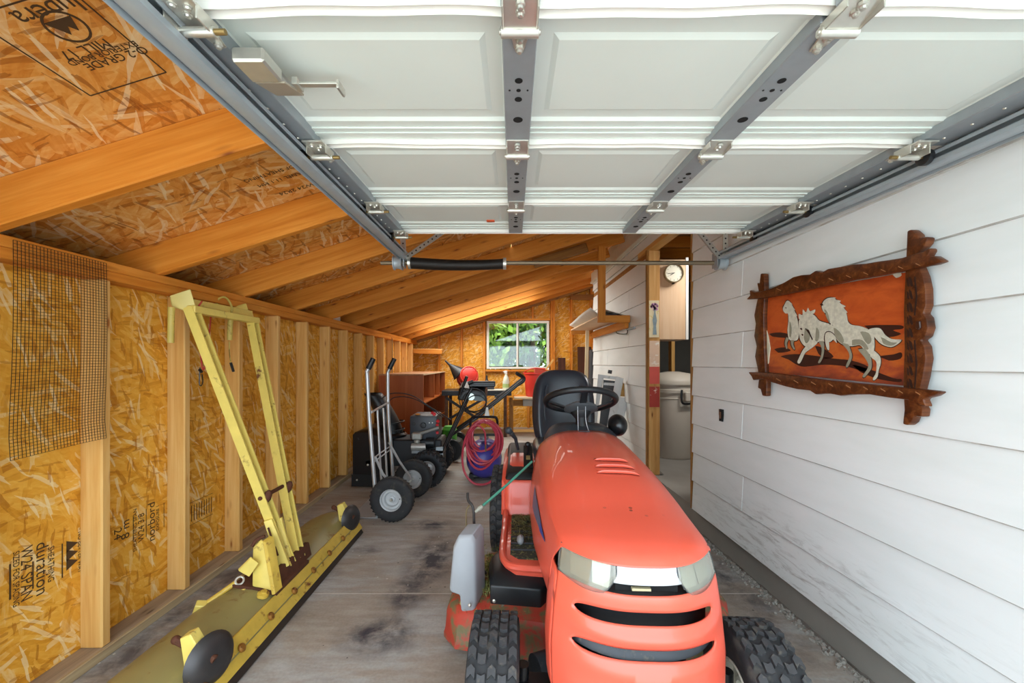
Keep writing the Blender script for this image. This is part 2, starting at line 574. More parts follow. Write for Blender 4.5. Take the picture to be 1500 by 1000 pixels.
YELR = plain('plow_yellow_rusty', 'd9b548', 0.5, var=0.25, vs_=18, dirt='6a3518', dirt_amt=0.2, dirt_scale=16)
RUST = plain('rusty_iron', '5f3520', 0.8, 0.2, var=0.4, vs_=30, bump=0.4)
IRON = plain('worn_iron', '4b4848', 0.45, 0.6, var=0.3, vs_=20)
SILV = plain('brushed_aluminium', 'c9cbcd', 0.35, 0.6, var=0.08)
RIMG = plain('grey_rim_enamel', 'c2c4c6', 0.4, 0.2, var=0.1)
WHITE = plain('white_plastic', 'e9e8e2', 0.45, var=0.05)
STAMP = plain('stamp_ink', '4a3216', 0.8, var=0.2)

# ================================================================== the setting
# ---- slab, driveway, lawn
fl = MB().bb((-1.75, 0.12, -0.12), (1.48, 7.35, 0)).build('floor', CONC)
tag(fl, 'stained grey-brown concrete slab of the lean-to garage', kind='structure')
for yy in (2.02, 2.86, 3.95):
    MB().bb((-1.40, yy, -0.0005), (1.33, yy + 0.004, 0.0006)).build('joint_line', plain('joint_dust', 'c3bbb0', 0.9), fl)
DRIVE = plain('driveway_gravel', 'd0ccc4', 0.9, var=0.2, vs_=3)
tag(MB().bb((-7, -9, -0.14), (7, 0.12, -0.01)).build('ground', DRIVE), 'pale gravel driveway in front of the garage', kind='structure')
LAWN = plain('lawn_green', '4c6a26', 0.9, var=0.4, vs_=4)
tag(MB().bb((-14, 7.45, -0.2), (14, 34, -0.02)).build('ground', LAWN), 'green lawn behind the garage seen through the window', kind='structure')

XL = -1.593          # face of the studs on the low left wall
XR = 1.30            # face of the siding on the house wall
SL = 0.31            # roof slope
YB = 7.21            # face of the studs on the back wall
PT = 1.575           # top of the left wall plate
def roof_z(x):       # underside of the rafters
    return PT + SL * (x - XL)

# ---- left wall
wl = struct('wall_left', 'low left wall of bare pine studs over golden strand board')
lumber('sole_plate', (XL - 0.045, 0.1, 0.019), (XL - 0.045, 7.3, 0.019), 0.092, 0.037, GREYW, wl)
for k in range(2):
    lumber('top_plate', (XL - 0.0445, 0.1, PT - 0.019 - 0.038 * k), (XL - 0.0445, 7.3, PT - 0.019 - 0.038 * k), 0.089, 0.0375, FIR, wl)
for k in range(-3, 14):
    y = 1.596 + 0.4064 * k
    lumber('stud', (XL - 0.0445, y, 0.038), (XL - 0.0445, y, PT - 0.076), 0.038, 0.089, PINE, wl, up=(1, 0, 0), bevel=0.005)
y = 0.1
while y < 7.3:
    w = min(1.218, 7.3 - y)
    panel('osb_sheet', (XL - 0.0895, y, 0.0), (0, 1, 0), (0, 0, 1), w, PT, 0.011, OSB, wl)
    y += 1.2192
SOFF = plain('white_soffit', 'e8e8e4', 0.5)
MB().bb((XL - 0.088, 4.33 - .55, PT), (XL - 0.070, 4.33 - .30, PT + 0.06)).build('eave_scrap', SOFF, wl)
MB().bb((-2.24, 0.1, 1.36), (XL - 0.101, 7.3, 1.372)).build('soffit_board', FIRD, wl)
MB().bb((-2.26, 0.1, 1.36), (-2.24, 7.3, 1.56)).build('fascia_board', FIRD, wl)
lumber('sole_plate_edge', (XL + .008, 0.1, .02), (XL + .008, 7.2, .02), .014, .040, m_wood('dusty_pine_strip', 'c9b48e', 'b8a07a', '9c8464', '6a5238'), wl)
# ---- roof: rafters and sheathing
ce = struct('ceiling', 'sloping roof of orange fir rafters under strand board')
sd = V((1, 0, SL)).normalized()
nrm = V((-SL, 0, 1)).normalized()
RH = 0.140
for k in range(-1, 11):
    y = 1.24 + 0.6096 * k
    x1 = 1.92 if y > 5.97 else 1.285
    if y > 7.2: y = 7.17
    p0 = V((-2.22, y, roof_z(-2.22))) + nrm * RH / 2
    p1 = V((x1, y, roof_z(x1))) + nrm * RH / 2
    lumber('rafter', p0, p1, 0.038, RH, FIR, ce, up=nrm, bevel=0.004)
x0s = [-2.26, 0.10]
for i, xs in enumerate(x0s):
    y = 0.02 if i == 0 else -0.6
    while y < 7.4:
        w = min(1.216, 7.4 - y)
        ln = 2.46 if i == 0 else 2.0
        o = V((xs, y, roof_z(xs))) + nrm * (RH + 0.012)
        panel('osb_sheet', o, sd, (0, 1, 0), ln, w, 0.012, OSBR, ce)
        y += 1.2192
# small scraps nailed between far rafters
lumber('collar_block', (0.30, 4.2, roof_z(.30) + .05), (0.86, 4.2, roof_z(.86) + .05), 0.038, 0.09, FIRD, ce)

# ---- back wall
wb = struct('wall_back', 'back wall of strand board and studs around the window')
WX0, WX1, WZ0, WZ1 = -0.336, 0.796, 1.066, 1.933
YO = YB + 0.089
def back_piece(x0, x1, z0, z1a, z1b=None):
    z1b = z1a if z1b is None else z1b
    m = frame((x0, YO, 0), (0, 0, 1), (-1, 0, 0))     # own x up, own z towards +y
    pts = [(z0, 0), (z1a, 0), (z1b, -(x1 - x0)), (z0, -(x1 - x0))]
    MB().prism(pts, 0.011).build('osb_sheet', OSB, wb, mtx=m)
top = lambda x: roof_z(x) + 0.13
back_piece(-1.68, WX0, 0, top(-1.68), top(WX0))
back_piece(WX1, 1.95, 0, top(WX1), top(1.95))
back_piece(WX0, WX1, 0, WZ0 - 0.01)
back_piece(WX0, WX1, WZ1 + 0.01, top(WX0), top(WX1))
def bstud(x, z0=0.0, z1=None, mat=None):
    lumber('stud', (x, YO - 0.0445, z0), (x, YO - 0.0445, (roof_z(x) - 0.02) if z1 is None else z1), 0.038, 0.088, mat or FIR, wb, up=(0, 1, 0))
for x in (-1.20, -0.79, WX0 - 0.042, WX1 + 0.045, WX1 + 0.085, 1.20, 1.555):
    bstud(x)
bstud(0.50, WZ1 + 0.04)
bstud(0.02, 0.0, WZ0 - 0.05); bstud(0.42, 0.0, WZ0 - 0.05)
lumber('window_header', (WX0 - 0.02, YO - 0.0445, WZ1 + 0.024), (WX1 + 0.02, YO - 0.0445, WZ1 + 0.024), 0.088, 0.038, FIR, wb)
lumber('window_sill_beam', (WX0 - 0.02, YO - 0.0445, WZ0 - 0.03), (WX1 + 0.02, YO - 0.0445, WZ0 - 0.03), 0.088, 0.038, FIR, wb)
lumber('top_plate', (-1.60, YO - 0.05, roof_z(-1.60) - 0.018), (1.9, YO - 0.05, roof_z(1.9) - 0.018), 0.1, 0.036, FIRD, wb, up=nrm)
lumber('cross_block', (1.18, YO - 0.06, 2.36), (1.60, YO - 0.06, 2.36), 0.09, 0.09, FIRD, wb)
lumber('cross_block', (1.20, YO - 0.06, 1.76), (1.58, YO - 0.06, 1.76), 0.09, 0.038, FIR, wb)

# ---- window: sliding two-pane unit in a white frame
w1 = tag(empty('window_1'), 'two-pane sliding window with a white frame in the back wall', kind='structure')
FRW = plain('white_window_frame', 'e3e0d6', 0.45, var=0.1)
fy0, fy1 = YO - 0.075, YO + 0.01
fw = 0.040
m = MB()
m.bb((WX0, fy0, WZ0), (WX0 + fw, fy1, WZ1)); m.bb((WX1 - fw, fy0, WZ0), (WX1, fy1, WZ1))
m.bb((WX0, fy0 - .002, WZ1 - fw), (WX1, fy1, WZ1)); m.bb((WX0, fy0 - .006, WZ0), (WX1, fy1, WZ0 + 0.035))
m.build('window_frame', FRW, w1, bevel=0.003)
xm = 0.5 * (WX0 + WX1)
MB().bb((xm - 0.025, fy0 + 0.02, WZ0 + 0.035), (xm + 0.003, fy0 + 0.05, WZ1 - fw)).build('meeting_rail', FRW, w1, bevel=0.002)
MB().bb((xm + 0.003, fy0 + 0.045, WZ0 + 0.035), (xm + 0.022, fy0 + 0.07, WZ1 - fw)).build('meeting_rail', plain('grey_rail', '8d938d', .5), w1)
MB().bb((WX0 + fw, fy0 + 0.012, WZ0 + 0.035), (xm - 0.08, fy0 + 0.03, WZ0 + 0.046)).build('sill_track', BLACKP, w1)
gk = NT('window_glass')
gt = gk.n('BsdfTransparent'); gt.inputs[0].default_value = (0.93, 0.96, 0.94, 1)
gg = gk.n('BsdfGlossy'); gg.inputs['Roughness'].default_value = 0.02
fr = gk.n('Fresnel'); fr.inputs[0].default_value = 1.7
gm = gk.n('MixShader')
gk.l(fr.outputs[0], gm.inputs[0]); gk.l(gt.outputs[0], gm.inputs[1]); gk.l(gg.outputs[0], gm.inputs[2]); gk.l(gm.outputs[0], gk.out.inputs[0])
GLASS = gk.m
MB().bb((WX0 + fw, fy0 + 0.033, WZ0 + 0.03), (xm, fy0 + 0.037, WZ1 - fw)).build('pane', GLASS, w1)
MB().bb((xm, fy0 + 0.057, WZ0 + 0.03), (WX1 - fw, fy0 + 0.061, WZ1 - fw)).build('pane', GLASS, w1)

# ---- right wall: lapped white siding on a rough foundation kerb
wr = struct('wall_right', 'house wall of lapped white siding along the right side')
EX = 0.198
YN, YJ, YF0, YF1 = -0.5, 2.79, 3.62, 5.94
def plank(y0, y1, z0, h=EX):
    # lower edge stands proud of the plank below
    sec = [(XR + 0.002, z0), (XR + 0.013, z0 + h + 0.012), (XR + 0.022, z0 + h + 0.012), (XR + 0.014, z0)]
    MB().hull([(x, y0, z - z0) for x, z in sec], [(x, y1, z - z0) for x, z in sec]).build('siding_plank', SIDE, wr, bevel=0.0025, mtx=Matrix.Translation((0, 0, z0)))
for i in range(12):
    z0 = 0.150 + EX * i
    h = EX if i < 11 else 0.12
    if z0 < 2.05:
        cuts = [YN, 2.20, YJ] if i % 2 == 1 else [YN, 0.62, YJ]
        for a, b in zip(cuts, cuts[1:]):
            plank(a + 0.0015, b - 0.0015, z0, h)
        cuts = [YF0 + .05, 4.22, YF1] if i % 2 == 0 else [YF0 + .05, 5.1, YF1]
        for a, b in zip(cuts, cuts[1:]):
            plank(a + 0.0015, b - 0.0015, z0, h)
    else:
        for a, b in zip([YN, 2.2, 4.6], [2.2, 4.6, YF1]):
            plank(a + 0.0015, b - 0.0015, z0 + (0.1 if i == 10 else 0.0), h - (0.1 if i == 10 else 0))
MB().bb((XR + 0.0225, YN, 0.15), (XR + 0.06, YJ, 2.2)).build('sheathing', FIRD, wr)
MB().bb((XR + 0.0225, YF0 + 0.05, 0.15), (XR + 0.06, YF1, 2.2)).build('sheathing', FIRD, wr)
MB().bb((XR + 0.0225, YN, 2.2), (XR + 0.06, YF1, 2.62)).build('sheathing', SIDE, wr)
FRZ = plain('frieze_paint', 'd9d4c4', 0.55, var=0.08)
MB().bb((XR - 0.020, YN, 2.375), (XR + 0.02, YF1, 2.50)).build('frieze_board', FRZ, wr, bevel=0.003)
MB().bb((XR - 0.036, YN, 2.345), (XR + 0.015, YF1, 2.372)).build('frieze_molding', FRZ, wr, bevel=0.006, seg=2)
# kerb with a ragged edge
def kerb(y0, y1):
    n = int((y1 - y0) / 0.05)
    def f(u, v):
        y = lerp(y0, y1, u)
        r = random.Random(int(u * n * 7919) + int(v * 31)).uniform(-1, 1)
        prof = [(-0.020, -0.005), (-0.004, 0.02), (0.004, 0.09), (0.008, 0.15), (0.10, 0.16)]
        px, pz = prof[int(round(v * 4))]
        return V((XR + 0.045 + px + 0.006 * r, y, pz + (0.004 * r if v < 0.9 else 0)))
    MB().grid(f, n, 4).build('foundation_kerb', KERB, wr)
kerb(YN, YJ); kerb(YF0, YF1)
# loose mortar crumbs along the kerb foot
m = MB()
rr = random.Random(3)
for i in range(900):
    y = rr.uniform(0.7, 2.78)
    s_ = rr.uniform(0.003, 0.013)
    x = XR + 0.025 - abs(rr.gauss(0, 0.022))
    m.box((x, y, s_ * 0.35), (s_, s_ * rr.uniform(.7, 1.5), s_ * .8), (rr.random() * 3, rr.random() * 3, rr.random() * 3))
tag(m.build('mortar_crumbs', plain('crumb_grey', 'a39d94', .9, var=.4, vs_=60)), 'loose mortar crumbs along the foot of the foundation kerb', 'rubble', kind='stuff')
# trim around the opening
lumber('corner_board', (XR + 0.04, YJ + 0.012, 0.15), (XR + 0.04, YJ + 0.012, 2.19), 0.02, 0.075, FIRD, wr, up=(1, 0, 0))
lumber('door_header', (XR + 0.045, YJ - 0.05, 2.213), (XR + 0.045, YF0 + 0.3, 2.213), 0.09, 0.045, PINE, wr)
pst = lumber('jamb_post', (XR + 0.054, YF0 + 0.024, 0.15), (XR + 0.054, YF0 + 0.024, 2.19), 0.040, 0.10, m_wood('jamb_pine', 'e0b070', 'd19a58', 'bd8444', '6a3415'), wr, up=(1, 0, 0))
lumber('jamb_edge', (XR - 0.002, YF0 + 0.035, 0.15), (XR - 0.002, YF0 + 0.035, 2.2), 0.034, 0.016, FIRD, wr, up=(1, 0, 0))
PLB = plain('old_red_sheet', 'b23a2c', 0.7, var=0.2, dirt='e6cdb8', dirt_amt=0.12, dirt_scale=24)
PKB = plain('faded_pink_sheet', 'e8c3a4', 0.7, var=0.1, dirt='f2e6da', dirt_amt=0.25, dirt_scale=20)
yp = YF0 + 0.002
for (y0, y1, mt) in ((503, 541, PKB), (541, 566, plain('bright_red_sheet', 'd8584a', .7)), (570, 600, PLB)):
    a, b = at(949, y1 - 4, yp), at(962, y0 - 4, yp)
    MB().bb((XR + 0.008, yp - 0.004, a.z), (XR + 0.098, yp, b.z)).build('faded_sheet', mt, wr)
pp = MB().bb((XR + 0.004, yp - 0.004, at(0, 494, yp).z), (XR + 0.095, yp, at(0, 440, yp).z)).build('child_drawing', plain('drawing_paper', 'ecd9b0', .8, var=.12, dirt='d8c070', dirt_amt=.3, dirt_scale=18), wr)
flw = MB()
for k in range(26):
    a = rr.uniform(0, 6.3); r_ = rr.uniform(0, 0.036)
    flw.cyl((XR + 0.05 + r_ * math.cos(a), yp - 0.0046, at(0, 450, yp).z + r_ * math.sin(a)), (XR + 0.05 + r_ * math.cos(a), yp - 0.0056, at(0, 450, yp).z + r_ * math.sin(a)), rr.uniform(.006, .012), n=7)
flw.build('drawn_flowers', plain('pink_crayon', 'd99ac4', .8, var=.4, vs_=60), pp)
vz = at(0, 490, yp).z
MB().prism([(-.018, 0), (.018, 0), (.012, .08), (.02, .13), (.006, .20), (.012, .25), (-.012, .25), (-.006, .20), (-.02, .13), (-.012, .08)], 0.001, frame((XR + 0.055, yp - 0.0046, vz), (1, 0, 0), (0, 0, 1))).build('drawn_vase', plain('grey_crayon', '93a3a8', .8, var=.3, vs_=40), pp)

# electrical box hole in the siding
c = V((XR + 0.004, XR * 585 / (1056 - 740), at(0, 608, XR * 585 / 316).z))
ob = MB().bb(c + V((-.006, -.018, -.036)), c + V((.004, .018, .036))).build('outlet_hole', HOLE, wr)
MB().bb(c + V((-.0075, -.005, -.02)), c + V((-.006, .012, .02))).build('box_tab', plain('brown_box', '6e4c33', .7), ob)
MB().bb(c + V((-.0075, .013, .0)), c + V((-.006, .018, .036))).build('box_tab', plain('brown_box', '6e4c33', .7), ob)

# ---- end return and the house room behind the opening
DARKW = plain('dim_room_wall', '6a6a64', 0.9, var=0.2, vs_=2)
rm = struct('wall_room', 'dim grey walls of the house room behind the doorway')
MB().bb((1.95, 5.94, 0), (2.0, 7.3, 2.9)).build('return_sheet', OSB, rm)
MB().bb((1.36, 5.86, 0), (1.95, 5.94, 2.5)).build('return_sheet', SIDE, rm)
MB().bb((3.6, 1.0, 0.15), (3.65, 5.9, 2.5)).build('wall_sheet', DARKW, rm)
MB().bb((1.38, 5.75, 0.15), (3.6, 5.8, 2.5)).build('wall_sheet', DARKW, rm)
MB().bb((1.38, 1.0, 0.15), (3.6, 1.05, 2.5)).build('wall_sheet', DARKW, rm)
for x, y in ((1.98, 4.75), (2.75, 5.72), (3.2, 5.72)):
    lumber('stud', (x, y, 0.15), (x, y, 2.26), 0.04, 0.09, PINE, rm, up=(0, 1, 0))
for y in (2.6, 3.0, 3.4, 3.8, 4.2, 4.6, 5.0, 5.4):
    lumber('joist', (1.36, y, 2.32), (3.6, y, 2.32), 0.04, 0.10, FIR, rm)
MB().bb((1.36, 1.0, 2.45), (3.65, 5.9, 2.47)).build('ceiling_sheet', FIRD, rm)
rf = MB().bb((1.335, 1.0, -0.1), (3.65, 5.9, 0.15)).build('floor', plain('room_concrete', '8f8b83', .8, var=.2, vs_=4))
tag(rf, 'raised grey concrete floor of the house room behind the doorway', kind='structure')

# ---- stamps printed on the strand board
STP = STAMP
def wall_m(px, py, spin=0.0):
    Y = (XL - 0.0893) * 585 / (px - 740)
    z = at(px, py, Y).z
    return frame((XL - 0.0885, Y, z), (0, math.cos(spin), math.sin(spin)), (0, -math.sin(spin), math.cos(spin)))
text('stamp_print', 'norbord', 0.055, wall_m(222, 764, PI / 2), STP, wl)
text('stamp_print', 'EXPOSURE 1', 0.022, wall_m(231, 758, PI / 2), STP, wl)
text('stamp_print', 'W24 3/8', 0.045, wall_m(207, 772, PI / 2), STP, wl, 0.8)
text('stamp_print', 'SHEATHING SPAN', 0.024, wall_m(198, 776, PI / 2), STP, wl)
text('stamp_print', '8 m', 0.055, wall_m(184, 775, PI / 2), STP, wl)
text('stamp_print', '24', 0.05, wall_m(172, 782, -PI / 2), STP, wl)
text('stamp_print', 'duration', 0.056, wall_m(61, 832, -PI / 2), STP, wl)
text('stamp_print', 'SHEATHING', 0.03, wall_m(74, 826, -PI / 2), STP, wl, 0.8)
text('stamp_print', 'W24 SPAN', 0.05, wall_m(38, 840, -PI / 2), STP, wl, 0.8)
text('stamp_print', 'SIZED FOR SPACING', 0.026, wall_m(23, 848, -PI / 2), STP, wl, 0.8)
text('stamp_print', 'NO BETTER WAY', 0.026, wall_m(117, 808, -PI / 2), STP, wl, 0.8)
m = MB()
for (px, py0, py1, w_) in ((14.5, 826, 878, .005), (48, 822, 862, .004), (91, 796, 846, .004), (214, 745, 786, .003), (240, 736, 772, .002), (195, 755, 792, .003)):
    mm = wall_m(px, (py0 + py1) / 2); s_ = (py1 - py0) * mm.translation.y / 585
    m.box(mm.translation, (0.0008, w_, s_))
for k in range(3):
    mm = wall_m(106, 797 + 13 * k)
    m.prism([(-.022, -.022), (.02, .0), (-.022, .022)], 0.0008, mm)
mm = wall_m(295, 745)
for dz in (0.06, -0.06):
    m.box(mm.translation + V((0, 0, dz)), (0.0008, 0.17, 0.002))
for k in range(9):
    m.box(mm.translation + V((0, -0.07 + 0.018 * k, 0)), (0.0008, 0.004, 0.085))
m.build('stamp_print', STP, wl)
def roof_m(px, py, spin):
    # where the sight line through a picture place meets the sheathing
    d = at(px, py, 1.0) - V((0, 0, CZ))
    p0 = V((0, 0, roof_z(0))) + nrm * (RH - 0.001)
    t = (p0 - V((0, 0, CZ))).dot(nrm) / d.dot(nrm)
    p = V((0, 0, CZ)) + d * t
    yv = V((0, 1, 0))
    x_ = (-sd) * math.cos(spin) + yv * math.sin(spin)
    y_ = sd * math.sin(spin) + yv * math.cos(spin)
    return frame(p, x_, -y_ if x_.cross(y_).dot(nrm) > 0 else y_)
text('stamp_print', 'lupera', 0.055, roof_m(70, 15, 0.0), STP, ce)
text('stamp_print', 'MILL 17', 0.035, roof_m(125, 72, 0.0), STP, ce)
text('stamp_print', 'EXTERIOR BOND', 0.022, roof_m(150, 78, 0.0), STP, ce)
text('stamp_print', 'O-2 GRADE', 0.03, roof_m(170, 85, 0.0), STP, ce)
text('stamp_print', 'ROOF SHEATHING', 0.03, roof_m(402, 252, 0.0), STP, ce)
text('stamp_print', 'PANEL 11.1 MM', 0.03, roof_m(412, 262, 0.0), STP, ce)
text('stamp_print', 'W24 2R24', 0.035, roof_m(434, 277, 0.0), STP, ce)
mm = roof_m(98, 40, 0)
m = MB()
m.lathe([(0.040, 0), (0.040, .0008), (0.035, .0008), (0.035, 0)], mm.translation, nrm, 26, True)
m.prism([(-.030, -.020), (-.014, .013), (-.004, -.002), (.008, .017), (.030, -.020)], 0.0008, mm)
cs = [mm @ V((x, y_, 0)) for x, y_ in ((-.08, -.07), (.13, -.07), (.13, .17), (-.08, .17))]
for a, b in zip(cs, cs[1:] + cs[:1]):
    m.beam(a, b, 0.003, 0.0008, nrm)
m.build('stamp_print', STP, ce)

# ---- trees behind the house, seen through the window
BARK = plain('bark', '5a4632', .9, var=.3, vs_=20)
def leafmat(name, a, b):
    k = NT(name)
    oi = k.n('NewGeometry')
    k.base(k.ramp(oi.outputs['Random Per Island'], [(0.0, a), (1.0, b)]))
    k.set(rough=.6, spec=.3)
    return k.m
LEAF = leafmat('leaf_green', '16300a', '4f7a20')
LEAF2 = leafmat('leaf_yellow_green', '33520f', '86a238')
def tree(x, y, h, r, z0, label, mat, n, seed, leaf=0.13):
    t = thing('tree', label, 'tree', (x, y, 0), 0, 'trees behind the garage')
    rg = random.Random(seed)
    m = MB().tube([(0, 0, -.05), (.03, 0, h * .3), (-.05, .05, h * .6), (0, 0, h * .9)], [.16, .13, .09, .03], 9)
    for k in range(5):
        a = k * 1.3; zz = h * (.35 + .1 * k)
        m.tube([(0, 0, zz), (r * .5 * math.cos(a), r * .5 * math.sin(a), zz + .4), (r * .85 * math.cos(a), r * .85 * math.sin(a), zz + .6)], [.05, .035, .015], 6)
    m.build('trunk', BARK, t)
    m = MB()
    cl = [(rg.gauss(0, .55), rg.gauss(0, .55), rg.uniform(-.9, .9)) for _ in range(26)]
    for k in range(n):
        c = rg.choice(cl)
        p = V((c[0] + rg.gauss(0, .22), c[1] + rg.gauss(0, .22), c[2] + rg.gauss(0, .18)))
        p = V((p.x * r, p.y * r, z0 + (h - z0) * .5 + p.z * (h - z0) * .5))
        s_ = leaf * 1.7 * rg.uniform(.6, 1.3)
        R = Euler((rg.random() * 6, rg.random() * 6, rg.random() * 6)).to_matrix()
        m.add([p + R @ V(q) * s_ for q in ((-.5, 0, 0), (0, -.3, .05), (.5, 0, 0), (0, .3, .05))], [(0, 1, 2, 3)])
    f = m.build('foliage', mat, t)
    f['kind'] = 'stuff'
tree(-1.4, 13.5, 5.6, 1.9, 0.3, 'bright yellow-green leafy tree left in the window view', LEAF2, 7000, 1)
tree(1.1, 16.5, 7.5, 2.6, 1.5, 'tall darker green tree right in the window view', LEAF, 9000, 2, .16)
tree(4.2, 21.5, 8.5, 3.2, 0.5, 'broad dark green tree behind the others', LEAF, 9000, 6, .2)
tree(-0.4, 24.5, 9.5, 3.4, 0.3, 'farthest dense green tree in the middle of the window view', LEAF2, 10000, 7, .22)
tree(-3.4, 19.5, 7.5, 2.8, 0.8, 'tall green tree at the left edge of the window view', LEAF, 7000, 4, .17)
tree(2.5, 12.2, 1.9, 1.3, 0.0, 'low pale green bush at the lower right of the window', LEAF2, 4000, 5, .10)

# ================================================================== raised sectional garage door
DX0, DX1 = -0.605, 1.240
SW = .085                  # width of the end stiles
JY = [0.236, 0.692, 1.148, 1.604, 2.003]
ZL = CZ + 0.579            # lowest lip of the door at y = 0; it climbs towards the back
ZF = ZL + 0.020            # inner face of the panels
XS = [0.036, 0.600]        # the two inner stiles
door = tag(empty('door_1', (0.34, 1.2, ZF)), 'white sectional garage door rolled up under the roof', kind='structure')
DO = door.location
def D(m, name, mat, parent=None, **kw):
    for v in m.bm.verts:      # the open door hangs a little askew and rises to the rear
        v.co.x += .02 * (v.co.y - 1.2)
        v.co.z += .036 * v.co.y
    bmesh.ops.translate(m.bm, verts=m.bm.verts, vec=-DO)
    return m.build(name, mat, parent or door, **kw)
def emboss(m, x0, x1, y0, y1):
    ins = [(0, 0), (.028, 0), (.036, .007), (.066, .007), (.078, .001)]
    rg = []
    for d, dz in ins:
        rg.append([V((x0 + d, y0 + d, ZF + dz)), V((x1 - d, y0 + d, ZF + dz)), V((x1 - d, y1 - d, ZF + dz)), V((x0 + d, y1 - d, ZF + dz))])
    m.loops(rg, True, False, True)
def disc(m, x, y, z, r, ry=None):
    m.lathe([(1e-5, 0), (r, 0), (r, .0009), (1e-5, .0009)], (x, y, z - .0007), (0, 0, 1), 16)
for i in range(4):
    y0, y1 = JY[i], JY[i + 1]
    m = MB()
    xb = [DX0 + .05] + XS + [DX1 - .05]
    for a, b in zip(xb, xb[1:]):
        emboss(m, a, b, y0 + 0.006, y1 - 0.070)
    m.bb((DX0, y0, ZF + 0.0085), (DX1, y1, ZF + 0.035))
    # ribbed end rail at the far side of the section
    for k in range(3):
        m.bb((DX0 + SW, y1 - 0.070 + 0.018 * k, ZF - 0.004 - 0.003 * (k % 2)), (DX1 - SW, y1 - 0.0535 + 0.018 * k, ZF + 0.012))
    sec = D(m, 'door_section', DOORW, ang=12)
    # vinyl lip along the joint, slightly wavy
    def lipf(u, v, y1=y1, i=i):
        x = lerp(DX0 + SW - .004, DX1 - SW + .004, u)
        wob = 0.0035 * math.sin(x * 9 + i * 2) + 0.002 * math.sin(x * 23 + i)
        k = int(round(v * 5))
        yy = [y1 - .016, y1 - .014, y1 - .008, y1 + .0, y1 + .004, y1 + .006][k]
        zz = [ZF + .004, ZL + .002, ZL + .006, ZL + .004, ZL, ZL + .014][k]
        return V((x, yy + (wob if 0 < k < 5 else 0) * (1.0 if i < 2 else .3), zz))
    lip = MB().grid(lipf, 60, 5)
    D(lip, 'joint_seal', VINYL, sec, ang=60)
    # stiles
    for x in XS:
        st = MB().bb((x - .033, y0 + .012, ZF - .024), (x + .033, y1 - .018, ZF + .004))
        st = D(st, 'stile', GALV, sec, bevel=.002)
        h = MB(); L = y1 - y0
        for (f, r) in ((.36, .0085), (.50, .0085), (.68, .012)):
            disc(h, x, y0 + L * f, ZF - .0243, r)
        disc(h, x, y0 + L * .43, ZF - .0243, .005)
        disc(h, x - .02, y0 + L * .43, ZF - .0243, .0022); disc(h, x + .02, y0 + L * .43, ZF - .0243, .0022)
        D(h, 'stile_holes', HOLE, sec)
    for x, s in ((DX0 + SW / 2, 1), (DX1 - SW / 2, -1)):
        st = MB().bb((x - SW / 2, y0 + .012, ZF - .025), (x + SW / 2, y1 - .018, ZF + .004))
        D(st, 'end_stile', GALV, sec, bevel=.002)
        h = MB()
        for k in range(6):
            p = (x, y0 + .06 + (y1 - y0 - .12) * k / 5, ZF - .025)
            h.lathe([(1e-5, -.003), (.003, -.002), (.004, 0)], p, (0, 0, 1), 8)
        D(h, 'rivets', ZINC, sec)
